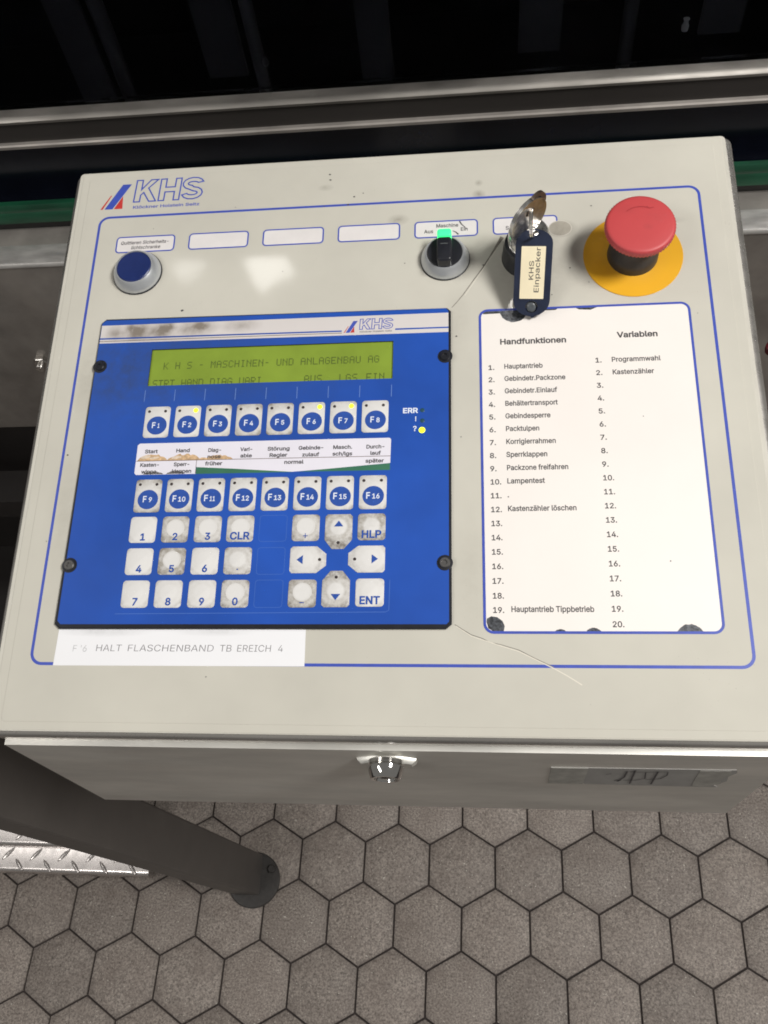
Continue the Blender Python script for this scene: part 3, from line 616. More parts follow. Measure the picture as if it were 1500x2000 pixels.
# ------------------------------------------------------------------ control cabinet
cab = thing('control_cabinet', 'beige sloping control desk with stainless steel housing and blue framed front panel', 'control cabinet', on_panel(0, 0))
inv = PM.inverted()
def w2p(p):
    q = inv @ (Vector(p) * MM); return tuple(c / MM for c in q)
# housing: stainless box below the lid, vertical sides
hs = MB()
bot = [(-217.5, -190, 779), (220, -190, 783), (220, 188, 783), (-217.5, 188, 779)]
top = [(-217.5, -190, 932), (220, -190, 934), (220, 188, 1002), (-217.5, 188, 1000)]
hs.rings([[w2p(p) for p in bot], [w2p(p) for p in top]])
hb = link('housing', hs.mesh('housing', M['box_steel']), cab)
# lid: folded sheet with rounded edge
lid = MB().slab(rr(-223.5, -193.6, 225.0, 194.0, 6, 5), -23, -0.9, 6.5, 7)
link('lid', lid.mesh('lid', M['lid_steel'], sharp=50), cab)
lidf = MB().slab(rr(-219.3, -190.6, 219.8, 192.4, 3, 4), -5, -0.55, 0.6, 3)
link('lid_rim', lidf.mesh('lid_rim', M['rim'], sharp=8), cab)
seam = MB().box(-220.6, -191.8, -24, 221.2, 192, -21.9)
link('lid_gasket', seam.mesh('lid_gasket', M['black_plastic']), cab)
plate = MB().slab(rr(-216.8, -190.0, 217.2, 191.6, 2.5, 4), -0.7, -0.25, 0.35, 2)
plate.slab(rr(-211.2, -185.5, 211.6, 186.6, 2.5, 4), -0.3, 0.0, 0.28, 2)
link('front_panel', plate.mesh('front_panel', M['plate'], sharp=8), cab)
# printed frame line
fr = MB().outline(rr(-199.0, -153.1, 199.0, 153.1, 6.5, 8), 1.75, 0.03)
link('frame_line', fr.mesh('frame_line', M['blue_line']), cab)
# emblem: blue and red slanted bars and outlined letters
def emblem(parent, x0, y0, w, h, z, lw, small, off=(0, 0, 0), mat_line='blue_line'):
    """x0..x0+w wide, y0..y0+h high"""
    fx = lambda t: x0 + t * w
    fy = lambda t: y0 + t * h
    b = MB().flat([(fx(.041), fy(.0)), (fx(.122), fy(0)), (fx(.285), fy(.88)), (fx(.195), fy(.88))], z)
    link('logo_stripe', b.mesh('logo_stripe', M['blue_line'], off), parent, label='blue slanted bar of the emblem')
    rd = MB().flat([(fx(.0), fy(0)), (fx(.023), fy(0)), (fx(.100), fy(.50)), (fx(.088), fy(.50))], z)
    rd.flat([(fx(.135), fy(0)), (fx(.222), fy(0)), (fx(.212), fy(.46))], z)
    link('logo_stripe', rd.mesh('logo_stripe', M['red_print'], off), parent, label='red slanted slivers of the emblem')
    L = MB()
    sh = 0.14 * h
    yb, yt = fy(.22), fy(1.0)
    H = yt - yb
    def put(loop):
        L.outline([(x + (y - yb) / H * sh * 0.25, y) for x, y in loop], lw, z)
    k0, k1 = fx(.325), fx(.545)
    W = k1 - k0; st = W * 0.27
    put([(k0, yb), (k0 + st, yb), (k0 + st, yb + H * .30), (k0 + st * 1.45, yb + H * .42), (k1 - st * 1.15, yb), (k1, yb), (k0 + st * 2.15, yb + H * .62),
         (k1 - st * .1, yt), (k1 - st * 1.3, yt), (k0 + st, yb + H * .56), (k0 + st, yt), (k0, yt)])
    h0, h1 = fx(.570), fx(.775); st = (h1 - h0) * .27
    put([(h0, yb), (h0 + st, yb), (h0 + st, yb + H * .39), (h1 - st, yb + H * .39), (h1 - st, yb), (h1, yb), (h1, yt), (h1 - st, yt), (h1 - st, yb + H * .61),
         (h0 + st, yb + H * .61), (h0 + st, yt), (h0, yt)])
    s0, s1 = fx(.795), fx(1.0); cx = (s0 + s1) / 2; rx = (s1 - s0) / 2; q = H * .25
    def arc(cy, rxx, ryy, a0, a1, n=9):
        return [(cx + rxx * math.cos(math.radians(a0 + (a1 - a0) * k / n)), cy + ryy * math.sin(math.radians(a0 + (a1 - a0) * k / n))) for k in range(n + 1)]
    t = st * .92; ty = H * .19
    up, lo = yb + H * .72, yb + H * .28
    ro = H * .28
    outer_path = arc(up, rx, ro, 15, 270 - 20) + arc(lo, rx - t, ro - ty, 80, -180 + 8)
    inner_path = arc(lo, rx, ro, -165, 85) + arc(up, rx - t, ro - ty, 260, 20)
    put(outer_path + inner_path)
    link('logo_letters', L.mesh('logo_letters', M[mat_line], off), parent, label='outlined wide blue capital letters')
    if small:
        T = MB().text('Klöckner Holstein Seitz', fx(.325), fy(-0.02), 2.3 * small, z, bold=18, fit=fx(.99) - fx(.325))
        link('logo_lettering', T.mesh('logo_lettering', M['grey_print' if small < 0.6 else 'blue_line'], off), parent)
emblem(cab, -200.3, 160.0, 71.5, 23.2, 0.03, 0.98, 1)

fields = [(-164.4, ['Quittieren Sicherheits-', 'lichtschranke']), (-113.6, []), (-62.7, []), (-12.1, []), (38.5, None), (89.2, [])]
for fx_, lines in fields:
    fm = MB().slab(rr(fx_ - 20.2, 123.9, fx_ + 20.2, 136.1, 2.4, 5), 0.01, 0.05)
    fo = link('label_field', fm.mesh('label_field', M['white_field'], (fx_, 130, 0)), cab, (fx_, 130, 0))
    om = MB().outline(rr(fx_ - 20.2, 123.9, fx_ + 20.2, 136.1, 2.4, 5), 0.95, 0.08)
    link('field_border', om.mesh('field_border', M['blue_line'], (fx_, 130, 0)), fo)
    tm = MB()
    if lines:
        tm.text(lines[0], fx_ - 0.5, 130.2, 2.5, 0.08, bold=14, align='c', fit=34, shear=.15)
        tm.text(lines[1], fx_ + .5, 126.2, 2.5, 0.08, bold=14, align='c', fit=20.5, shear=.15)
    if lines is None:
        tm.text('Maschine', 39.2, 131.3, 2.6, 0.08, bold=16, align='c', fit=14.5)
        tm.text('Aus', 27.2, 127.2, 2.6, 0.08, bold=16, align='c', fit=6)
        tm.text('Ein', 50.2, 127.9, 2.6, 0.08, bold=16, align='c', fit=4.8)
        tm.line([(47.2, 135.4), (48.6, 132.8), (50.5, 130.8), (51.8, 129.0)], 1.0, 0.10, 0.3)
        tm.line([(42.8, 128.2), (44.6, 127.2), (46.5, 125.2)], 0.4, 0.10, 1.0)
    if fx_ == 89.2:
        tm.text('S', fx_ - 12.5, 127.0, 2.6, 0.08, bold=16, align='l')
    if tm.v:
        link('field_lettering', tm.mesh('field_lettering', M['black_print'], (fx_, 130, 0)), fo)
# window frame for the list
wf = MB().outline(rr(59.4, -134.9, 185.3, 67.6, 5.0, 7), 1.5, 0.16)
link('window_frame', wf.mesh('window_frame', M['blue_line']), cab)
# cracks in the overlay film
for pts_, w0_, w1_, z_, m_ in (([(74.5, 121.5), (72.3, 117.6), (69.5, 112.6), (66.5, 107.5)], 2.6, .8, .06, 'crack'),
        ([(66.7, 107.9), (62.0, 99.5), (56, 90.5), (49.3, 80.0), (45.0, 74.2), (41.9, 70.6)], .75, .35, .05, 'crack'),
        ([(43, -130.5), (51.8, -136.1), (58.3, -138.3), (62, -140.4), (67.8, -141.5), (77.3, -144.4), (86.5, -149.2), (95.8, -153.6)], .4, .35, .05, 'crack'),
        ([(43.6, -131.3), (52.0, -136.9), (58.5, -139.1), (68.0, -142.3), (77.5, -145.2), (96, -154.4), (103, -158.4), (110, -162.9)], .4, .6, .053, 'crack_light'),
        ([(73.2, 117.5), (67.3, 106.5), (57, 90), (50.2, 79)], .35, .3, .057, 'crack_light')):
    link('crack', MB().line(pts_, w0_, z_, w1_).mesh('crack', M[m_]), cab)
gs = link('glue_spot', MB().flat(ellipse(111.2, 126.2, 7.0, 5.6, 24), 0.13).mesh('glue_spot', M['glue']), cab)
link('glue_edge', MB().outline(ellipse(111.2, 126.0, 7.2, 5.8, 28), .5, 0.14).mesh('glue_edge', M['glue_edge']), gs)
# fine specks of dirt stuck to the panel
sp = MB()
for (x, y, r) in [(-40.2, 178.8, .9), (-39.5, 174.2, .9), (-16.8, 161.8, .7), (-22.8, 159.3, .9), (-42.8, 153.0, .6), (-26.6, 153.2, .9), (-133.2, 76.6, 1.2), (-68, 103, .4), (116, 96, .6), (127, 85, .5),
                  (104, 77, .6), (97, 150, .5), (131.5, 142, .7), (190.0, 60, .4), (161, -95.2, .6), (153, -7.6, .4), (-196, -24, .7), (-201, -80, .5), (12, 105, .5), (-95, -160, .5), (44.8, 50, .7), (47.2, -18, .5),
                  (-104, 156, .4), (-160, 142, .4), (62, 101.0, .7)]:
    n = 7; a0 = random.random()
    sp.flat([(x + r * random.uniform(.5, 1.1) * math.cos(2 * math.pi * k / n + a0), y + .8 * r * random.uniform(.5, 1.1) * math.sin(2 * math.pi * k / n + a0)) for k in range(n)], 0.19)
tag(link('dirt_specks', sp.mesh('dirt_specks', M['grime']), cab), None, None, kind='stuff')
# cam lock on the front of the housing (axis towards the viewer)
LZ = 917.5
lk = Matrix.Translation((3.2 * MM, -190.0 * MM, LZ * MM)) @ Matrix.Rotation(math.radians(90), 4, 'X')
lock_par = bpy.data.objects.new('cam_lock', None); lock_par.empty_display_size = .01
scene.collection.objects.link(lock_par); lock_par.parent = cab
lock_par.matrix_local = PM.inverted() @ lk
def octo(r, z): return [(r * math.cos(math.radians(a + 22.5)), -4.5 + .5 * r * math.sin(math.radians(a + 22.5)), z) for a in range(0, 360, 45)]
fl = MB().rings([octo(18.5, 0), octo(18.0, 1.2), octo(15.5, 3.2)])
link('lock_flange', fl.mesh('lock_flange', M['box_steel']), lock_par)
cy = MB().lathe([(10.2, 2), (10.2, 4.2), (9.5, 4.8), (10.4, 5.4), (10.3, 6.4), (8.6, 11.6), (8.0, 12.2), (6.4, 12.2), (5.8, 10.6)], seg=36)
link('lock_cylinder', cy.mesh('lock_cylinder', M['chrome']), lock_par)
pin = MB().slab(rr(-3.0, -.6, 3.0, .6, .5, 3), 10.6, 11.8).slab(rr(-.6, -3, .6, -0.7, .4, 3), 10.6, 11.8)
link('lock_insert', pin.mesh('lock_insert', M['chrome']), lock_par)
# arm that carries the cabinet on the machine
arm = MB(); arm.rings([[w2p(p) for p in ((-40, 186, 810), (40, 186, 810), (40, 300, 800), (-40, 300, 800))], [w2p(p) for p in ((-40, 186, 860), (40, 186, 860), (40, 300, 835), (-40, 300, 835))]])
link('mounting_arm', arm.mesh('mounting_arm', M['beam_steel']), cab)

# tape strip with handwriting on the housing front
tp = thing('tape_strip', 'worn grey tape strip with handwritten scribble on the lower front face', 'tape', in_world(146, -190.0, 885))
def front(pts, y0, y1):      # outline in (x, z) on the front face -> slab towards the viewer
    mb = MB(); o = [(x - 146, z - 885) for x, z in pts]
    if _area(o) < 0: o = o[::-1]
    mb.rings([[(x, -y0, z) for x, z in o], [(x, -y1, z) for x, z in o]])
    return mb
link('tape_film', front([(95.8, 903.4), (118.5, 903.4), (150, 903.9), (197.2, 904.5), (199.0, 898), (196.2, 890), (198.0, 878), (193.0, 867), (196.5, 862), (170, 862.6), (140, 863), (118.4, 863.6)], 0.0, 0.35).mesh('tape_film', M['tape']), tp)
link('tape_film', front([(96, 903.2), (116.8, 903.2), (117.2, 864), (96.6, 864.3)], 0.2, 0.62).mesh('tape_film', M['tape_end']), tp)
link('tape_film', front([(178, 902.6), (194.5, 903.2), (197, 893), (193.6, 884), (196, 872), (190, 863.4), (181, 864.5), (179.5, 880)], 0.2, 0.55).mesh('tape_film', M['tape_end']), tp)
hw = MB()
for st_, w0 in (([(127.7, 890.7), (130.7, 892.5)], .8), ([(138.6, 898.9), (138.9, 884.7), (136.5, 873.3)], 1.1), ([(134.3, 876.3), (138.3, 875.9)], 1), ([(142.7, 901.1), (144.3, 868.3)], 1.1),
            ([(140.0, 898.2), (144.3, 897.5), (149.2, 896.4), (151.0, 881.9), (146.5, 877.5), (139.5, 876.8)], .8), ([(155.5, 899.2), (156.7, 867.8)], 1.1),
            ([(148.6, 897.1), (156.0, 898.5), (161.0, 898.9), (161.9, 891.5), (159.7, 881.9), (151.4, 879.5)], .8)):
    hw.line([(x - 146, z - 885) for x, z in st_], w0, 0.75)
hm = MB(); hm.add([(x, -z, y) for x, y, z in hw.v], hw.f)
link('handwriting', hm.mesh('handwriting', M['black_print']), tp)

# ------------------------------------------------------------------ list of functions behind the window
OF = (122.3, -33.6, 0)
ls = thing('function_list', 'white printed list of hand functions and variables in blue framed window', 'paper sheet', on_panel(*OF))
link('sheet', MB().slab(rr(59.4, -134.9, 185.3, 67.6, 5.0, 7), 0.02, 0.10).mesh('sheet', M['paper'], OF), ls)
T = MB(); z = 0.14
T.text('Handfunktionen', 71.2, 43.2, 3.6, z, bold=26, fit=40.2)
T.text('Variablen', 141.6, 45.2, 3.6, z, bold=26, fit=24)
left = {1: ('Hauptantrieb', 23.2), 2: ('Gebindetr.Packzone', 36.3), 3: ('Gebindetr.Einlauf', 31), 4: ('Behältertransport', 31), 5: ('Gebindesperre', 26.5), 6: ('Packtulpen', 19.8),
        7: ('Korrigierrahmen', 29), 8: ('Sperrklappen', 23.8), 9: ('Packzone freifahren', 35.4), 10: ('Lampentest', 21.6), 11: ('.', None), 12: ('Kastenzähler löschen', 38.8), 19: ('Hauptantrieb Tippbetrieb', 44.8)}
for k in range(1, 20):
    y = 25.9 - (k - 1) * 8.27 if k <= 10 else (-48.6 - (k - 10) * 8.42)
    if k == 19: y = -124.0
    T.text('%d.' % k, 63.7, y, 3.1, z, bold=18, fit=(4.1 if k < 10 else 6.6))
    if k in left:
        s_, w_ = left[k]
        T.text(s_, 73.4 + (0.4 if k == 19 else 0), y + 0.5, 3.1, z, bold=18, fit=w_)
right = {1: ('Programmwahl', 28.6), 2: ('Kastenzähler', 24.2)}
for k in range(1, 21):
    y = 28.6 - (k - 1) * 8.42 if k <= 10 else (-47.2 - (k - 10) * 8.47)
    T.text('%d.' % k, 127.5, y, 3.1, z, bold=18, fit=(4.1 if k < 10 else 6.6))
    if k in right:
        T.text(right[k][0], 137.2, y + 0.2, 3.1, z, bold=18, fit=right[k][1])
link('sheet_lettering', T.mesh('sheet_lettering', M['black_print'], OF), ls)
def lobe(cx, cy, r, base, up=True, n=16):
    a = math.asin(max(-1, min(1, (base - cy) / r)))
    b0, b1 = (a, math.pi - a) if up else (math.pi - a, 2 * math.pi + a)
    return [(cx + r * random.uniform(.96, 1.02) * math.cos(b0 + (b1 - b0) * k / n), cy + r * random.uniform(.96, 1.02) * math.sin(b0 + (b1 - b0) * k / n)) for k in range(n + 1)]
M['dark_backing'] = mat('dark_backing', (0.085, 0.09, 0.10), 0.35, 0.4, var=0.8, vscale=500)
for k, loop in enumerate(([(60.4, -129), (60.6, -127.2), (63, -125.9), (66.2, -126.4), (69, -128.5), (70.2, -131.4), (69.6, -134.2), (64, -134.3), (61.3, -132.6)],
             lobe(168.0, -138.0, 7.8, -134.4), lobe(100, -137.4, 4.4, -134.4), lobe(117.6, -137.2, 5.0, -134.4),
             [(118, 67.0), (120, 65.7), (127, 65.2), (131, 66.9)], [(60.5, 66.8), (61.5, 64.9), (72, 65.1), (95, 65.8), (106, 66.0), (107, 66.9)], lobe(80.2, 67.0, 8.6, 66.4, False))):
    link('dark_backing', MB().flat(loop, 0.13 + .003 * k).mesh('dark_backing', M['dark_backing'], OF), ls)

# ------------------------------------------------------------------ white sticker under the terminal
OF = (-112.5, -144, 0)
st = thing('text_sticker', 'white rectangular sticker with thin capitals below the blue keypad unit', 'sticker', on_panel(*OF))
link('sticker_film', MB().slab([(-185.2, -154.1), (-39.7, -153.9), (-40.0, -130.5), (-184.6, -130.5)], 0.04, 0.16).mesh('sticker_film', M['sticker'], OF), st)
T = MB()
T.text('F', -175.2, -146.2, 3.7, 0.18, bold=0, shear=.06); T.text("'6", -170.8, -146.2, 3.7, 0.18, shear=.06)
link('faded_lettering', T.mesh('faded_lettering', mat('faded_print', (0.50, 0.50, 0.51), 0.5, var=.3, vscale=300), OF), st)
T = MB()
for w_, a, b in (('HALT', -161.4, -145.6), ('FLASCHENBAND', -142.6, -91.7), ('TB', -88.8, -81.4), ('EREICH', -78.9, -58.8), ('4', -55.4, -52.1)):
    T.text(w_, a, -145.9, 3.75, 0.18, bold=-6, fit=b - a, shear=.06)
link('sticker_lettering', T.mesh('sticker_lettering', M['grey_print'], OF), st)

# ------------------------------------------------------------------ operator terminal
TK = 0.99485
OT = (-73.4, -30.9)
term = thing('operator_terminal', 'blue membrane keypad unit with green display and white function keys', 'operator terminal',
             PM @ Matrix.Translation((0.293 * MM, -1.174 * MM, 0)) @ Matrix.Scale(TK, 4) @ Matrix.Translation((OT[0] * MM, OT[1] * MM, 0)))
OF = (OT[0], OT[1], 0)
FH = 2.4
def skew_outline(i):        # outline of the unit, corner cut at the upper left
    return [(-188.2 + i + 3, -132.9 + i), (38.0 - i, -132.9 + i), (41.4 - i, -130.0 + i), (41.4 - i, 68.5 - i), (39.0 - i, 71.0 - i), (-184.2 + i, 72.6 - i), (-187.2 + i, 69.8 - i), (-188.4 + i, -130.0 + i)]
o0 = skew_outline(0)
body = MB()
body.rings([[(x, y, 0.05) for x, y in o0], [(x, y, FH - 0.7) for x, y in o0], [(x, y, FH - 0.05) for x, y in skew_outline(0.6)], [(x, y, FH - 0.05) for x, y in skew_outline(4)]], cap0=True, cap1=False)
link('terminal_body', body.mesh('terminal_body', M['black_plastic'], OF), term)
LX0, LX1, LY0, LY1 = -150.2, 5.7, 22.3, 48.5
mem = MB()
mx0, mx1, my0, my1 = -186.9, 39.9, -130.3, 70.4
A = [(mx0 + 2, my0), (mx1 - 1.5, my0), (mx1, my0 + 1.5), (mx1, LY0), (mx0 - 0.2, LY0), (mx0 - .4, my0 + 2)]
mem.flat([(-186.6, my0 + 2), (-184.6, my0), (mx1 - 1.5, my0), (mx1, my0 + 1.5), (mx1, LY0), (-186.6, LY0)], FH)
mem.flat([(-186.6, LY0), (LX0, LY0), (LX0, LY1), (-186.6, LY1)], FH)
mem.flat([(LX1, LY0), (mx1, LY0), (mx1, LY1), (LX1, LY1)], FH)
mem.flat([(-186.6, LY1), (mx1, LY1), (mx1, 68.6), (mx1 - 1.6, my1), (-183.9, 71.3), (-186.4, 69.2)], FH)
link('membrane', mem.mesh('membrane', M['term_blue'], OF), term)
# display, set back behind the membrane
disp = link('display', MB().box(LX0 - 2, LY0 - 2, 0.1, LX1 + 2, LY1 + 2, 1.2).mesh('display', M['lcd'], OF), term)
wl = MB()
for (a, b, c, d) in ((LX0, LY0, LX1, LY0), (LX1, LY0, LX1, LY1), (LX1, LY1, LX0, LY1), (LX0, LY1, LX0, LY0)):
    wl.add([(a, b, 1.2), (c, d, 1.2), (c, d, FH), (a, b, FH)], [(3, 2, 1, 0)])
link('display_edge', wl.mesh('display_edge', M['dark_grey_plastic'], OF), disp)
DOT = {'A': '01110 10001 10001 11111 10001 10001 10001', 'B': '11110 10001 10001 11110 10001 10001 11110', 'C': '01110 10001 10000 10000 10000 10001 01110',
       'D': '11110 10001 10001 10001 10001 10001 11110', 'E': '11111 10000 10000 11110 10000 10000 11111', 'G': '01110 10001 10000 10111 10001 10001 01110',
       'H': '10001 10001 10001 11111 10001 10001 10001', 'I': '01110 00100 00100 00100 00100 00100 01110', 'K': '10001 10010 10100 11000 10100 10010 10001',
       'L': '10000 10000 10000 10000 10000 10000 11111', 'M': '10001 11011 10101 10101 10001 10001 10001', 'N': '10001 11001 10101 10011 10001 10001 10001',
       'R': '11110 10001 10001 11110 10100 10010 10001', 'S': '01111 10000 10000 01110 00001 00001 11110', 'T': '11111 00100 00100 00100 00100 00100 00100',
       'U': '10001 10001 10001 10001 10001 10001 01110', 'V': '10001 10001 10001 10001 10001 01010 00100', '-': '00000 00000 00000 01110 00000 00000 00000'}
dots = MB()
def lcd_line(s, x, y, adv, cw, chh):
    px, py = cw / 5, chh / 7
    for i, ch in enumerate(s):
        if ch == ' ': continue
        for r, row in enumerate(DOT[ch].split()):
            for c, bit in enumerate(row):
                if bit == '1':
                    a, b = x + i * adv + c * px, y - r * py
                    dots.add([(a, b - py * .97, 1.24), (a + px * .97, b - py * .97, 1.24), (a + px * .97, b, 1.24), (a, b, 1.24)], [(0, 1, 2, 3)])
ADV = 137.6 / 34.0
lcd_line('K H S - MASCHINEN- UND ANLAGENBAU AG', -141.6, 39.3, 3.87, 3.1, 5.0)
lcd_line('STRT HAND DIAG VARI', -147.5, 27.0, 3.75, 3.1, 5.6)
lcd_line('AUS', -49.8, 27.0, 4.0, 3.2, 5.6); lcd_line('LGS', -27.6, 27.0, 4.0, 3.2, 5.6); lcd_line('EIN', -10.8, 27.0, 4.0, 3.2, 5.6)
link('display_lettering', dots.mesh('display_lettering', M['lcd_ink'], OF), disp)
# white band with emblem
bx0, bx1 = -186.3, 39.9
band = MB()
band.flat([(bx0, 54.3), (bx1, 53.4), (bx1, 56.2), (-18.0, 56.2), (-26.5, 56.3), (bx0, 57.1)], FH + .03)
band.flat([(bx0, 58.2), (-27.0, 57.3), (-14, 57.3), (6.0, 57.3), (bx1, 57.2), (bx1, 67.2), (bx0, 67.5)], FH + .03)
band.flat([(-27.2, 54.4), (6.6, 54.2), (6.6, 57.31), (-27.2, 57.31)], FH + .035)
bo = link('header_band', band.mesh('header_band', M['stripe_white'], (-73.4, 61, 0)), term, (0, 61 - OT[1], 0))
bl = MB().flat([(bx0, 55.5), (-27, 55.2), (-27, 55.6), (bx0, 55.9)], FH + .045)
link('fine_stripe', bl.mesh('fine_stripe', M['brown_print'], (-73.4, 61, 0)), bo)
emblem(term, -26.0, 55.4, 31.0, 9.5, FH + .06, 0.5, 0.5, OF)
# tick lines, small lines embossed in the membrane
tk = MB()
for k in range(9):
    x = -151.1 + k * 19.53
    y1 = 19.4 - k * .18
    tk.add([(x - .16, y1 - 8, FH + .03), (x + .16, y1 - 8, FH + .03), (x + .16, y1, FH + .03), (x - .16, y1, FH + .03)], [(0, 1, 2, 3)])

em = MB()
em.line([(-152.5, -124.3), (4.5, -123.4), (6.4, -122.4), (6.6, -105)], .3, FH + .02)
for yy in (-65.5, -85.3, -104.7):
    em.outline(rr(-70.8, yy - 16.0, -54.6, yy, 1.6, 3), .18, FH + .02)
tag(link('embossed_lines', em.mesh('embossed_lines', M['faint_line'], OF), term), None, None, kind='stuff')
tag(link('scale_marks', tk.mesh('scale_marks', M['fine_line'], OF), term), None, None, kind='stuff')
# status lamps
T = MB()
T.text('ERR', 12.2, -1.4, 3.2, FH + .04, bold=26, fit=9.2)
T.text('!', 19.6, -6.9, 3.0, FH + .04, bold=16); T.text('?', 18.6, -13.4, 3.2, FH + .04, bold=20)
link('status_lettering', T.mesh('status_lettering', M['white_print'], OF), term)
for (x, y, on) in ((24.1, 0.2, 0), (24.2, -6.7, 0), (24.0, -12.9, 1)):
    r_ = 1.95 if on else 1.4
    l_ = MB().lathe([(r_, FH), (r_, FH + .1), (r_ * .6, FH + .3)], seg=20).mesh('status_lamp', M['led_on'] if on else mat('dim_lamp', (0.02, 0.07, 0.10), 0.3))
    link('status_lamp', l_, term, (x - OT[0], y - OT[1], 0), label='lit yellow status lamp' if on else None)
# label strip
OS = (-73, -27.7)
sm = MB()
sm.flat([(-151.5, -37.0), (-150.4, -38.2), (-113.0, -38.2), (-113.0, -33.8), (-90, -35.3), (-63.0, -37.4), (-53.5, -38.1), (-35.7, -36.9), (5.4, -33.7), (5.6, -18.4), (4.6, -17.4), (-150.2, -17.4), (-151.5, -18.6)], FH + .03)
so = link('label_strip', sm.mesh('label_strip', M['strip_white'], (*OS, 0)), term, (OS[0] - OT[0], OS[1] - OT[1], 0))
gm = MB().flat([(-112.8, -38.3), (-53.5, -38.3), (-53.5, -38.1), (-63, -37.4), (-90, -35.3), (-112.8, -33.8)], FH + .025).flat([(-50, -38.2), (5.3, -38.2), (5.3, -33.8), (-35.7, -36.9)], FH + .025)
link('strip_backing', gm.mesh('strip_backing', M['strip_green'], (*OS, 0)), so)
tn = MB()
def wavy(x0, x1, y0, amp, n=16):
    return [(x0, y0)] + [(x1, y0)] + [(x1 + (x0 - x1) * k / n, y0 + amp * math.sin(math.pi * k / n) ** .6 * random.uniform(.75, 1.1)) for k in range(1, n)]
tn.flat(wavy(-150.6, -131.5, -29.0, 4.6), FH + .05); tn.flat(wavy(-132, -110.5, -29.0, 4.3), FH + .053); tn.flat(wavy(-108.5, -90.5, -29.0, 2.9), FH + .05); tn.flat(wavy(-112, -106, -29.0, 1.5, 6), FH + .056)
link('stain', tn.mesh('stain', M['stain_tan'], (*OS, 0)), so, label='tan stain on the strip')
tw = MB()
for (a, b) in ((-145.5, 1.6), (-126, 1.3), (-140, 1.0)):
    tw.flat(ellipse(a, -26.5 if b > 1.5 else -27.2, 3.2, b * .7, 12, .15), FH + .058)
link('stain', tw.mesh('stain', mat('stain_light', (.66, .55, .44), .5, var=.15, vscale=500), (*OS, 0)), so)
gr = MB()
gr.flat(wavy(-146.0, -133, -38.0, 2.0, 12), FH + .05); gr.flat(wavy(-131.5, -119.5, -38.0, 2.1, 12), FH + .05)
link('grime', gr.mesh('grime', mat('grime_grey', (.16, .15, .15), .6, var=.8, vscale=700), (*OS, 0)), so)
ln = MB()
ln.add([(-151.4, -29.35, FH + .07), (5.4, -29.35, FH + .07), (5.4, -29.0, FH + .07), (-151.4, -29.0, FH + .07)], [(0, 1, 2, 3)])
ln.add([(-113.2, -37.9, FH + .07), (-112.9, -37.9, FH + .07), (-112.9, -29.35, FH + .07), (-113.2, -29.35, FH + .07)], [(0, 1, 2, 3)])
link('strip_rule', ln.mesh('strip_rule', M['brown_print'], (*OS, 0)), so)
T = MB(); zz = FH + .09
for (s_, x, y, w_) in (('Start', -142.4, -24.0, 8.2), ('Hand', -122.3, -23.8, 8.8), ('Diag-', -102.2, -24.0, 8.6), ('nose', -102.4, -28.3, 8.4), ('Vari-', -82.4, -23.9, 7.8), ('able', -82.4, -28.1, 7.2),
                       ('Störung', -62.6, -24.0, 13.8), ('Regler', -62.6, -28.2, 11.0), ('Gebinde-', -42.6, -23.9, 15.6), ('zulauf', -42.8, -28.3, 10.4), ('Masch.', -23.5, -23.9, 11.8), ('sch/lgs', -23.5, -28.2, 12.0),
                       ('Durch-', -3.6, -24.1, 11.4), ('lauf', -3.6, -28.2, 6.4), ('Kasten-', -142.3, -32.9, 12.4), ('Sperr-', -122.1, -32.9, 10.2), ('früher', -102.2, -32.8, 10.6), ('wippe', -142.4, -37.4, 9.6),
                       ('klappen', -121.8, -37.4, 12.4), ('normal', -52.8, -32.9, 11.8), ('später', -4.0, -33.2, 11.0)):
    T.text(s_, x, y, 2.3, zz, bold=24, align='c', fit=w_)
link('strip_lettering', T.mesh('strip_lettering', M['black_print'], (*OS, 0)), so)

# keys
def put_key(name, outline, cx, cy, material, dirt):
    me = name_mesh.get(outline[0])
    if me is None:
        me = MB().slab(outline[1], FH, FH + 0.30, 0.22, 2).mesh('key', material)
        name_mesh[outline[0]] = me
    o = link('key', me, term, (cx - OT[0], cy - OT[1], 0))
    o.color = (dirt, 0, 0, 1)
    return o
name_mesh = {}
F_OUT = ('f', rr(-8.1, -10.6, 8.1, 10.6, 1.9, 4)); N_OUT = ('n', rr(-8.1, -8.15, 8.1, 8.15, 2.1, 4))
disc_me = MB().slab(ellipse(0, 0, 6.35, 6.2, 36), FH + .29, FH + .40).mesh('key_disc', M['key_print'])
hole_me = MB().slab(ellipse(0, 0, .95, .95, 14), FH + .29, FH + .36).mesh('indicator_lamp', M['hole'])
lit_me = MB().lathe([(1.5, FH + .29), (1.5, FH + .42), (.9, FH + .6)], seg=16).mesh('indicator_lamp', M['led_on'])
TOPZ = FH + .33
fdirt = [.25, .2, .5, .8, .8, .45, .45, .2, .9, .6, .6, .55, .5, .45, .45, .45]
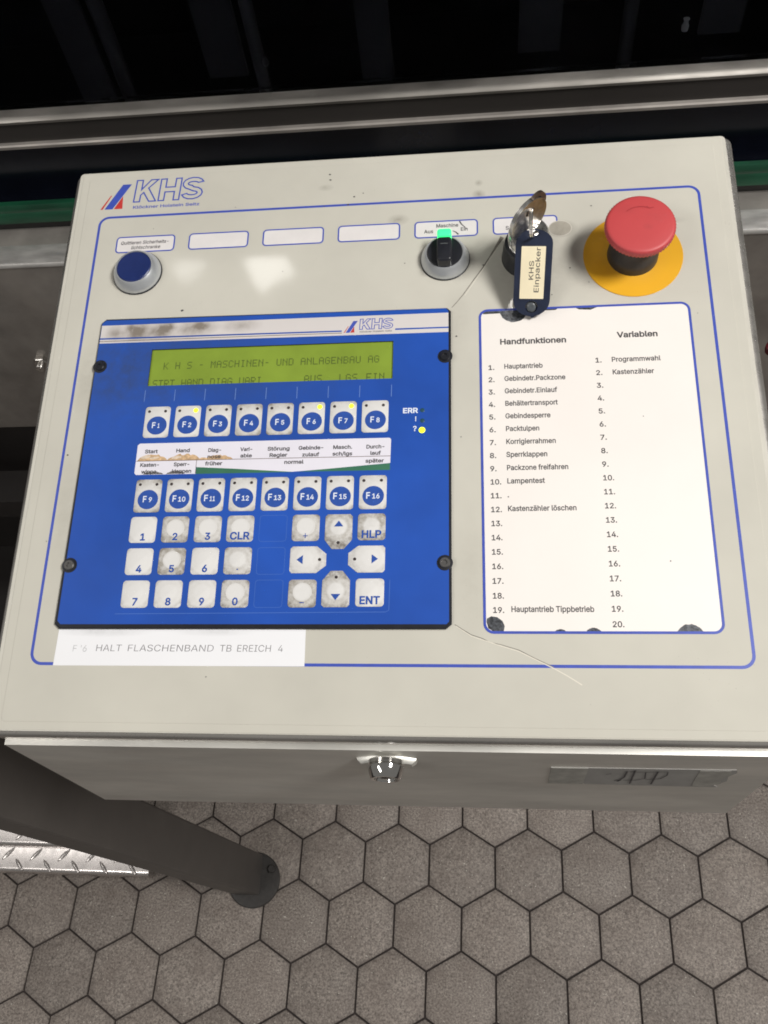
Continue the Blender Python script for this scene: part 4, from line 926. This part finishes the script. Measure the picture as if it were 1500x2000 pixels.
for n in range(16):
    row, c = divmod(n, 8)
    x = -141.1 + c * 19.52
    y = (-3.1 if row == 0 else -52.0)
    k = put_key('key', F_OUT, x, y, M['key_film'], fdirt[n])
    dx = 0.3
    link('key_disc', disc_me, k, (dx, -2.4, 0))
    t = MB(); s_ = str(n + 1)
    if n < 9:
        t.text('F', -3.3, -1.7, 3.7, FH + .43, bold=20, fit=2.6); t.text(s_, .4, -1.7, 2.9, FH + .43, bold=18, fit=(2.4 if s_ != '1' else 1.6))
    else:
        t.text('F', -4.4, -1.7, 3.8, FH + .43, bold=20, fit=2.7); t.text(s_, -.9, -1.7, 2.9, FH + .43, bold=18, fit=(4.9 if s_ != '11' else 3.6))
    link('key_legend', t.mesh('key_legend', M['white_print']), k, (dx, -2.3, 0))
    for side, xx in ((0, -5.5), (1, 4.9)):
        lit = side == 1 and n in (1, 5, 6)
        link('indicator_lamp', lit_me if lit else hole_me, k, (xx, 7.3, 0), label='lit yellow indicator lamp' if lit else None)
cols = [-141.6, -121.8, -101.9, -82.3, None, -43.2]
rows = [-73.5, -93.1, -112.7]
pad = [('1', 0, 0, .05), ('2', 1, 0, .75), ('3', 2, 0, .45), ('CLR', 3, 0, .5), ('4', 0, 1, .05), ('5', 1, 1, 1.0), ('6', 2, 1, .08), ('.', 3, 1, .55), ('7', 0, 2, .1), ('8', 1, 2, .15), ('9', 2, 2, .15), ('0', 3, 2, .6),
       ('+', 5, 0, .6), ('-', 5, 2, .9)]
dome = MB().slab(ellipse(0, .8, 5.6, 5.5, 32), FH + .28, FH + .42, .12, 1).mesh('key_dome', M['key_round'])
def legend(k, s_):
    t = MB()
    if len(s_) == 3: t.text(s_, 0, -6.6, 4.3, TOPZ + .12, bold=26, align='c', fit=11.8)
    elif s_ == '.': t.flat(ellipse(0.3, -5.2, .45, .45, 10), TOPZ + .12)
    elif s_ == '-': t.flat([(-1.4, -5.6), (1.4, -5.6), (1.4, -5.1), (-1.4, -5.1)], TOPZ + .12)
    elif s_ == '+': t.flat([(-.22, -6.4), (.22, -6.4), (.22, -5.2), (1.4, -5.2), (1.4, -4.75), (.22, -4.75), (.22, -3.4), (-.22, -3.4), (-.22, -4.75), (-1.4, -4.75), (-1.4, -5.2), (-.22, -5.2)], TOPZ + .12)
    else: t.text(s_, .4, -6.6, 4.1, TOPZ + .12, bold=26, align='c')
    link('key_legend', t.mesh('key_legend', M['key_print']), k)
for s_, c, r_, d_ in pad:
    k = put_key('key', N_OUT, cols[c], rows[r_], M['key_round'], d_)
    if d_ > .3 and s_ != '.':
        dm = link('key_dome', dome, k); dm.color = (d_ * .35, 0, 0, 1)
    legend(k, s_)
for s_, c, r_, d_ in (('HLP', -4.6, -73.4, .95), ('ENT', -4.6, -112.3, .12)):
    k = put_key('key', N_OUT, c, r_, M['key_round'], d_); legend(k, s_)
def arrow_key(cx, cy, ang, d_):
    # outline with the pointed end away from the arrow
    o = [(-3.6, -12.6), (3.4, -12.6), (8.0, -7.0), (8.0, 7.2), (6.6, 8.6), (-6.6, 8.6), (-8.0, 7.2), (-8.0, -7.0)]
    ca, sa = math.cos(ang), math.sin(ang)
    rot = lambda p: (p[0] * ca - p[1] * sa, p[0] * sa + p[1] * ca)
    k = link('key', MB().slab([rot(p) for p in o], FH, FH + .3, .22, 2).mesh('key', M['key_round']), term, (cx - OT[0], cy - OT[1], 0))
    k.color = (d_, 0, 0, 1)
    t = MB().flat([rot((-2.7, 1.0)), rot((2.7, 1.0)), rot((0, 4.6))], TOPZ + .12)
    link('key_arrow', t.mesh('key_arrow', M['key_print']), k)
    link('indicator_lamp', hole_me, k, (*rot((0, -8.8)), 0))
arrow_key(-23.8, -74.0, 0, .7)
arrow_key(-24.0, -112.1, math.pi, .6)
arrow_key(-42.9, -92.8, math.pi / 2, .15)
arrow_key(-5.0, -92.7, -math.pi / 2, .1)
# socket screws in notches of the edge
for (x, y, c) in ((-183.6, 37.4, 0), (37.8, 36.4, 0), (-184.2, -95.0, 1), (37.6, -95.2, 2)):
    sc_ = link('screw', MB().lathe([(4.6, FH - .3), (4.6, FH + .12), (4.2, FH + .2)], seg=24).mesh('screw', M['black_plastic']), term, (x - OT[0], y - OT[1], 0))
    hd = MB().lathe([(3.1, FH + .2), (3.1, FH + 1.0), (2.7, FH + 1.4), (1.45, FH + 1.4), (1.4, FH + .6)], seg=24)
    link('screw_head', hd.mesh('screw_head', mat('screw_steel', (0.16, 0.155, 0.15), 0.4, 0.8) if c else M['black_plastic']), sc_)

# ------------------------------------------------------------------ blue push button
def bezel_profile():
    return [(16.2, 0.0), (16.2, 1.6), (15.6, 3.2), (14.4, 5.4), (13.2, 7.2), (12.5, 7.9), (11.9, 7.9), (11.7, 7.2)]
pb = thing('push_button', 'round dark blue push button in silver ring under the first printed field', 'push button', on_panel(-166.6, 106.7))
link('gasket', MB().lathe([(16.7, 0), (16.7, .8), (15.9, 1.1)]).mesh('gasket', M['black_plastic']), pb)
link('button_ring', MB().lathe(bezel_profile(), seg=64, cap1=False).mesh('button_ring', M['silver']), pb)
link('button_cap', MB().lathe([(11.6, 5.0), (11.6, 7.6), (11.0, 8.1), (8, 7.9), (4, 7.75), (.5, 7.7)], seg=48).mesh('button_cap', M['button_blue']), pb)

# ------------------------------------------------------------------ selector switch with lit green lens
sel = thing('selector_switch', 'black rotary selector with glowing green lens in silver ring', 'selector switch', on_panel(37.9, 106.4))
link('gasket', MB().lathe([(15.9, 0), (15.9, .8), (15.2, 1.1)]).mesh('gasket', M['black_plastic']), sel)
link('button_ring', MB().lathe([(r * .955, z_) for r, z_ in bezel_profile()], seg=64, cap1=False).mesh('button_ring', M['silver']), sel)
kb = MB().lathe([(11.25, 4), (11.25, 8.2), (10.7, 9.0), (9.5, 9.2)], seg=48)
link('knob_disc', kb.mesh('knob_disc', M['black_plastic']), sel)
hnd = MB().slab(rr(-4.6, -11.0, 4.6, 6.4, 2.0, 4), 8.0, 15.5, 1.4, 3)
link('handle', hnd.mesh('handle', M['black_plastic']), sel)
link('pointer_mark', MB().slab(rr(-2.4, 0.6, 2.4, 1.2, .25, 2), 15.45, 15.62).mesh('pointer_mark', mat('dim_mark', (.09, .10, .10), .4)), sel)
link('lens', MB().slab(rr(-4.5, 6.4, 4.5, 12.4, 1.6, 4), 8.0, 15.8, 1.6, 3).mesh('lens', M['led_green']), sel)

# ------------------------------------------------------------------ key switch
ks = thing('key_switch', 'black based key switch with worn chrome lock barrel beside the crack', 'key switch', on_panel(89.6, 105.6))
link('switch_base', MB().lathe([(16.0, 0), (15.6, 2.0), (15.0, 11), (14.2, 14.5), (12.6, 15.4)], seg=48).mesh('switch_base', M['black_plastic']), ks)
link('lock_barrel', MB().lathe([(12.5, 15), (12.5, 17.5), (11.9, 17.9), (12.5, 18.4), (12.4, 23.4), (11.4, 24.8), (9.0, 25.0), (8.4, 24.4), (3, 24.2)], seg=48).mesh('lock_barrel', M['old_nickel']), ks)
link('keyway', MB().slab(rr(-1.3, -4.5, 1.3, 4.5, .6, 2), 24.1, 24.6).mesh('keyway', M['black_plastic']), ks)

# keys: plate with round bow and hole, thick as a real key
def key_mesh(nm, material, bow_w, bow_h, blade, thick=2.2, dent=True):
    outer = []
    n = 30
    for i in range(n + 1):
        a = math.radians(-66 + (312) * i / n)
        outer.append((bow_w / 2 * math.cos(a), bow_h / 2 * math.sin(a)))
    outer = [(p[0], p[1]) for p in outer]
    outer += [(-3.2, -bow_h / 2 - 1.5), (-3.2, -bow_h / 2 - blade + 2), (-1, -bow_h / 2 - blade), (2.2, -bow_h / 2 - blade + 2), (3.2, -bow_h / 2 - 5), (3.2, -bow_h / 2 - 1.5)]
    hole = ellipse(0, bow_h * .22, 3.4, 2.6, 18)
    tri = tessellate([outer, hole])
    pts = outer + hole
    mb = MB()
    N_ = len(pts); t2 = thick / 2
    vs = [(x, y, t2) for x, y in pts] + [(x, y, -t2) for x, y in pts]
    fs = []
    for a, b, c in tri:
        (x1, y1), (x2, y2), (x3, y3) = pts[a], pts[b], pts[c]
        if (x2 - x1) * (y3 - y1) - (x3 - x1) * (y2 - y1) < 0: a, c = c, a
        fs += [(a, b, c), (c + N_, b + N_, a + N_)]
    no = len(outer)
    for i in range(no):
        j = (i + 1) % no
        fs.append((j, i, i + N_, j + N_))
    for i in range(len(hole)):
        j = (i + 1) % len(hole)
        fs.append((no + i, no + j, no + j + N_, no + i + N_))
    mb.add(vs, fs)
    return mb.mesh(nm, material)
# key standing in the lock: local x along the bow, local y up (panel normal)
def frame(origin, xa, ya):
    xa = Vector(xa).normalized(); ya = Vector(ya); ya = (ya - xa * xa.dot(ya)).normalized(); za = xa.cross(ya)
    m = Matrix((( xa.x, ya.x, za.x, origin[0] * MM), (xa.y, ya.y, za.y, origin[1] * MM), (xa.z, ya.z, za.z, origin[2] * MM), (0, 0, 0, 1)))
    return PM @ m
k1 = link('lock_key', key_mesh('lock_key', M['old_nickel'], 27, 30, 9, 2.6), None)
k1.matrix_world = frame((88.2, 103.5, 40.5), (0.76, 0.65, 0.0), (0.0, 0.0, 1))
tag(k1, 'large worn nickel key standing upright in the lock barrel', 'key')
k2 = link('ring_key', key_mesh('ring_key', M['brass_wear'], 15, 18, 12, 2.0), None)
k2.matrix_world = frame((92.6, 107.6, 47.5), (0.72, 0.69, 0.02), (0.10, 0.12, 1))
tag(k2, 'brownish smaller key leaning behind the nickel key on the ring', 'key')
# split ring through the key bows and the tag
def ring_pts(c, u, v, r, n=40):
    u = Vector(u).normalized(); v = Vector(v); v = (v - u * u.dot(v)).normalized()
    return [Vector(c) + u * r * math.cos(2 * math.pi * i / n) + v * r * math.sin(2 * math.pi * i / n) for i in range(n)]
rg = thing('key_ring', 'thin split ring joining the keys and the black tag', 'key ring', on_panel(90.5, 106, 35))
ringm = MB().tube([tuple(p) for p in ring_pts((90.4, 103.3, 38.5), (0.02, .79, .61), (-0.16, -.61, .79), 9.6, 44)], .55, 8, True)
ringm.tube([tuple(p) for p in ring_pts((91.6, 103.3, 38.5), (0.02, .79, .61), (-0.16, -.61, .79), 9.6, 44)], .55, 8, True)
link('ring_wire', ringm.mesh('ring_wire', M['chrome'], (90.5, 106, 35)), rg)

# ------------------------------------------------------------------ key tag lying over the switch
tl = 51.5
tag_e = thing('key_tag', 'dark navy plastic key tag with cream paper insert hanging from the ring', 'key tag',
              frame((92.6, 99.0, 31.2), (0.995, -0.045, -0.02), (0.045, 0.80, 0.60)))
def tag_outline():
    w = 11.0
    pts = []
    for a in range(180, -1, -15):        # rounded top
        pts.append((w * math.cos(math.radians(a)), -5.0 + 8.0 * math.sin(math.radians(a))))
    pts += [(w, -34.0)]
    for a in range(0, -181, -15):
        pts.append((w * math.cos(math.radians(a)), -38.5 + 9.3 * math.sin(math.radians(a))))
    pts += [(-w, -34.0)]
    return pts
def holed_slab(outer, holes, z0, z1):
    loops = [outer] + holes
    pts = [p for l in loops for p in l]; tri = tessellate(loops)
    N_ = len(pts); vs = [(x, y, z1) for x, y in pts] + [(x, y, z0) for x, y in pts]; fs = []
    for a, b, c in tri:
        (x1, y1), (x2, y2), (x3, y3) = pts[a], pts[b], pts[c]
        if (x2 - x1) * (y3 - y1) - (x3 - x1) * (y2 - y1) < 0: a, c = c, a
        fs += [(a, b, c), (c + N_, b + N_, a + N_)]
    k = 0
    for li, l in enumerate(loops):
        s = 1 if _area(l) > 0 else -1
        if li: s = -s
        for i in range(len(l)):
            a, b = k + i, k + (i + 1) % len(l)
            fs.append((a, a + N_, b + N_, b) if s > 0 else (b, b + N_, a + N_, a))
        k += len(l)
    return MB().add(vs, fs)
link('tag_body', holed_slab(tag_outline(), [ellipse(0.2, 0.8, 2.0, 1.5, 16), ellipse(0.2, -42.2, 3.7, 3.5, 22)], -1.3, 1.3).mesh('tag_body', M['tag_navy'], sharp=60), tag_e)
link('tag_rim', MB().outline(rr(-7.9, -38.0, 7.5, -6.2, 1.0, 3), .9, 1.42).mesh('tag_rim', M['tag_navy']), tag_e)
ins = link('paper_insert', MB().slab(rr(-7.4, -37.4, 7.0, -6.8, .4, 2), 1.3, 1.38).mesh('paper_insert', M['tag_paper']), tag_e)
t = MB()
t.text('KHS', 0.3, -26.6, 2.7, 1.42, bold=6, rot=math.pi / 2, fit=11.6)
t.text('Einpacker', 3.9, -34.0, 2.9, 1.42, bold=6, rot=math.pi / 2, fit=26.6)
link('insert_lettering', t.mesh('insert_lettering', M['black_print']), ins)
link('tag_nub', MB().slab(ellipse(1.0, -47.9, 1.2, .9, 10), -1, 1).mesh('tag_nub', M['tag_navy']), tag_e)
link('tag_button', MB().lathe([(3.2, -1.2), (3.2, -.4), (2.6, 0.1), (1, .3)], 0.2, -42.2, 20).mesh('tag_button', mat('tag_grey', (.09, .10, .11), .3, var=.3, vscale=300)), tag_e)

# ------------------------------------------------------------------ emergency stop
es = thing('emergency_stop_button', 'large red mushroom stop button standing on a yellow disc', 'emergency stop', on_panel(154.6, 103.2))
link('warning_disc', MB().slab(ellipse(0.3, 0.1, 30.4, 30.2, 72), 0.02, 0.6, .2, 1).mesh('warning_disc', M['yellow']), es)
link('stop_collar', MB().lathe([(15.6, .6), (15.4, 4.6), (14.6, 7.5), (13.2, 9.5), (11.5, 19), (10.5, 26)], seg=56).mesh('stop_collar', M['dark_grey_plastic']), es)
cap = MB().lathe([(11.5, 22.6), (17.0, 23.6), (19.6, 25.2), (20.35, 26.2), (20.35, 29.6), (20.0, 30.4), (19.2, 30.9), (18.0, 31.1), (12, 31.5), (5, 31.7), (.6, 31.75)], seg=120, knurl=(2, 3, 4))
link('stop_cap', cap.mesh('stop_cap', M['estop_red'], sharp=50), es)
ar = MB()
pts = [(11.5 * math.cos(math.radians(a)), 11.5 * math.sin(math.radians(a))) for a in range(62, 133, 7)]
ar.line(pts, .6, 31.72)
ar.line([(4.0, 11.5), (5.6, 10.0), (8.0, 10.6)], .5, 31.73)
link('cap_arrow', ar.mesh('cap_arrow', mat('red_shadow', (.36, .03, .035), .5)), es)

# ------------------------------------------------------------------ support post beside the cabinet
post = thing('support_post', 'dark grey square steel post with round foot left of the desk', 'post', in_world(-302, -148, 0))
LEAN = (-0.050, -0.028)
ps = MB()
rings = []
for z_ in (6, 900):
    o = rr(-20, -29.5, 20, 29.5, 3.5, 3)
    rings.append([(x + LEAN[0] * z_, y + LEAN[1] * z_, z_) for x, y in o])
ps.rings(rings)
link('post_tube', ps.mesh('post_tube', M['post_paint'], sharp=12), post)
link('foot_plate', MB().lathe([(40, 0.2), (40, 5.0), (38.5, 6.2), (20, 6.6)], 9, -8, 56).mesh('foot_plate', M['dark_grey_plastic']), post)
link('foot_bolt', MB().lathe([(6.5, 6), (6.5, 11), (5.5, 12)], 36, 8, 6).mesh('foot_bolt', M['dark_grey_plastic']), post)
link('post_cap', MB().slab([(x + LEAN[0] * 900, y + LEAN[1] * 900) for x, y in rr(-20, -29.5, 20, 29.5, 3.5, 3)], 900, 904, 1, 1).mesh('post_cap', M['black_plastic']), post)

# ------------------------------------------------------------------ tread plate step
trd = thing('tread_plate', 'shiny steel tread plate step lying on the tiles behind the post', 'tread plate', in_world(-650, -100, 0))
def fold(y0, y1, z0, z1, r=7):
    prof = [(y0, 1.0)]
    for k in range(6):
        a = math.radians(180 - 18 * k)
        prof.append((y0 + r + r * math.cos(a), z1 - r + r * math.sin(a)))
    prof += [(y1, z1), (y1, z1 - 3), (y0 + 3, 1.0)]
    mb = MB()
    mb.rings([[(x, y + 100, z_) for y, z_ in prof] for x in (-700, 195)])
    mb.v = [(x, y, z_) for x, y, z_ in mb.v]
    return mb
link('step_sheet', fold(-158.5, -118, 0, 26).mesh('step_sheet', M['tread']), trd)
def fold2():
    prof = [(-121.5, 22.0)]
    for k in range(6):
        a = math.radians(180 - 18 * k)
        prof.append((-121.5 + 7 + 7 * math.cos(a), 40 - 7 + 7 * math.sin(a)))
    prof += [(-58, 40), (-58, 37), (-117, 22.0)]
    return MB().rings([[(x, y + 100, z_) for y, z_ in prof] for x in (-700, 195)])
link('step_sheet', fold2().mesh('step_sheet', M['tread']), trd)
def lug():
    n = 10; mb = MB(); rows_ = []
    for (s, h) in ((1, 0), (.85, 1.6), (.35, 2.6)):
        rows_.append([(13 * s * math.cos(2 * math.pi * k / n) , 3.6 * s * math.sin(2 * math.pi * k / n) * (1 - .35 * abs(math.cos(2 * math.pi * k / n))), h) for k in range(n)])
    return mb.rings(rows_)
lug_me = lug().mesh('tread_lug', M['tread'])
for i in range(20):
    x = -660 + i * 46
    if x > 180 : break
    link('tread_lug', lug_me, trd, (x - 22 + 0, -132 + 100 - 0, 26), (0, 0, math.radians(48)))
    link('tread_lug', lug_me, trd, (x, -148 + 100, 25.3), (math.radians(10), 0, math.radians(-48)))
for r_ in range(2):
    for i in range(20):
        x = -660 + i * 46 + (23 if r_ % 2 else 0)
        if x > 180: break
        link('tread_lug', lug_me, trd, (x, -104 + r_ * 23 + 100, 40), (0, 0, math.radians(48 if r_ % 2 == 0 else -48)))

# ------------------------------------------------------------------ machine behind the desk
X0, X1 = -1500, 1300
bm = thing('machine_beam', 'wide brushed steel machine beam running behind the control desk', 'machine frame', in_world(0, 300, 700))
link('beam_face', MB().box(X0, 300, 571, X1, 304, 834).mesh('beam_face', M['beam_steel'], (0, 300, 700)), bm)
lp = MB()
prof = [(299.2, 834), (299.4, 836.5), (300.6, 838.0), (303, 838.6), (324, 840.0), (324, 836), (303, 833)]
lp.rings([[(x, y, z_) for y, z_ in prof] for x in (X0, X1)])
link('beam_lip', lp.mesh('beam_lip', M['lip_steel'], (0, 300, 700)), bm)
link('beam_top', MB().box(X0, 324, 832, X1, 362, 838.5).mesh('beam_top', M['beam_steel'], (0, 300, 700)), bm)
bt = MB().lathe([(8.5, 0), (8.5, 5.5), (7.5, 6.5)], seg=6)
nut = link('beam_bolt', bt.mesh('beam_bolt', M['steel']), bm, (-427, 0, -3), (math.radians(90), 0, 0))
link('bolt_end', MB().lathe([(5, 6), (5, 13), (4.3, 14)], seg=20).mesh('bolt_end', M['steel']), nut)
gd = thing('guide_rail', 'green plastic guide rail along the top of the machine beam', 'guide rail', in_world(0, 346, 855))
g = MB()
prof = [(345, 849.0), (345, 859), (346.2, 861), (345.6, 865), (347.5, 869), (352, 870), (354, 868), (354, 849)]
g.rings([[(x, y, z_) for y, z_ in prof] for x in (X0, X1)])
link('green_profile', g.mesh('green_profile', M['green_rail'], (0, 346, 855)), gd)
link('rail_holder', MB().box(X0, 350, 838.5, X1, 364, 850).mesh('rail_holder', M['machine_black'], (0, 346, 855)), gd)
dg = thing('guard_door', 'dark glazed machine guard with steel bottom profile behind the desk', 'machine guard', in_world(0, 345, 960))
OFd = (0, 345, 960)
lo = MB().box(X0, 372, 836, X1, 378, 944)
link('dark_panel', lo.mesh('dark_panel', M['navy_panel'], OFd), dg)
rp = MB()
prof = [(341, 941), (341, 961), (345, 963), (352, 963), (352, 941)]
rp.rings([[(x, y, z_) for y, z_ in prof] for x in (X0, X1)])
link('profile_face', rp.mesh('profile_face', M['profile_dark'], OFd), dg)
rp = MB()
prof = [(339.5, 960), (339.5, 962.2), (341, 964.0), (344, 965.2), (351.5, 966.4), (351.5, 963), (342, 960)]
rp.rings([[(x, y, z_) for y, z_ in prof] for x in (X0, X1)])
link('profile_cap', rp.mesh('profile_cap', M['cap_steel'], OFd), dg)
rp = MB()
prof = [(337, 937.5), (337, 940), (338, 941.3), (345, 942.5), (345, 937.5)]
rp.rings([[(x, y, z_) for y, z_ in prof] for x in (X0, X1)])
link('profile_lip', rp.mesh('profile_lip', M['beam_steel'], OFd), dg)
glass = bpy.data.materials.new('smoked_glass'); glass.use_nodes = True
gb = glass.node_tree.nodes['Principled BSDF']
gb.inputs['Base Color'].default_value = (0.45, 0.47, 0.52, 1); gb.inputs['Transmission Weight'].default_value = 1.0; gb.inputs['Roughness'].default_value = 0.02; gb.inputs['IOR'].default_value = 1.1
link('glass_pane', MB().box(X0, 352, 969.0, X1, 356, 1500).mesh('glass_pane', glass, OFd), dg)
# interior of the machine
mi = thing('machine_interior', 'black machine interior with faint grey upright slats behind the guard glass', 'machine', in_world(0, 700, 500))
OFm = (0, 700, 500)
mb_ = MB()
mb_.box(X0, 900, 0, X1, 910, 1700); mb_.box(X0, 380, 700, X1, 900, 705); mb_.box(X0, 356, 1500, X1, 910, 1510); mb_.box(X0 - 5, 356, 0, X0, 910, 1510); mb_.box(X1, 356, 0, X1 + 5, 910, 1510)
link('interior_shell', mb_.mesh('interior_shell', M['machine_black'], OFm), mi)
for (x, w_, zb) in ((-620, 44, 735), (-427, 44, 738), (-249, 50, 760), (-60, 40, 745), (138, 50, 765), (347, 48, 772), (545, 48, 760)):
    link('slat', MB().box(x - w_ / 2, 700, zb, x + w_ / 2, 706, 1450).mesh('slat', M['slat'], OFm), mi)
for (x, y, z_, r_, h_) in ((-350, 620, 705, 9, 400), (-170, 560, 705, 7, 300), (60, 600, 705, 16, 55), (92, 600, 705, 11, 70), (230, 640, 705, 8, 500), (-520, 600, 705, 12, 60)):
    link('rod', MB().lathe([(r_, 0), (r_, h_ - 4), (r_ - 2, h_)], seg=20).mesh('rod', M['slat']), mi, (x, y - 700, z_ - 500))
link('pale_glint', MB().lathe([(3, 0), (3.5, 4), (2.2, 7), (2.2, 10), (3.2, 11)], seg=16).mesh('pale_glint', M['glint_pale']), mi, (257, 500 - 700, 903 - 500))  # small pale shape standing in for a glint in the dark
link('pale_glint', MB().lathe([(2, 0), (3.5, 3), (2, 9)], seg=12).mesh('pale_glint', mat('dim_glint', (.08, .08, .08), .4)), mi, (-148, 500 - 700, 897 - 500))  # dimmer shape standing in for a second glint
for (x, z_) in ((-520, 742), (-330, 765), (-120, 735), (60, 752), (250, 760), (430, 748)):
    link('bracket', MB().box(x - 26, 560, z_ - 30, x + 26, 566, z_ - 8).box(x - 26, 566, z_ - 30, x - 20, 690, z_ - 24).mesh('bracket', M['slat'], OFm), mi)
base = thing('machine_plinth', 'shade-dark lower machine body under the steel beam', 'machine base', in_world(0, 330, 0))
b_ = MB(); b_.box(X0, 320, 60, X1, 900, 571); b_.box(X0, 60, 40, -330, 320, 210)
link('base_body', b_.mesh('base_body', M['base_dark'], (0, 330, 0)), base)
link('cross_member', MB().box(X0, 250, 430, X1, 300, 470).mesh('cross_member', M['base_dark'], (0, 330, 0)), base)
rk = link('red_knob', MB().lathe([(6, 0), (7, 4), (7, 8), (5, 10)], seg=24).mesh('red_knob', M['red_knob']), base, (356, 282 - 330, 692))
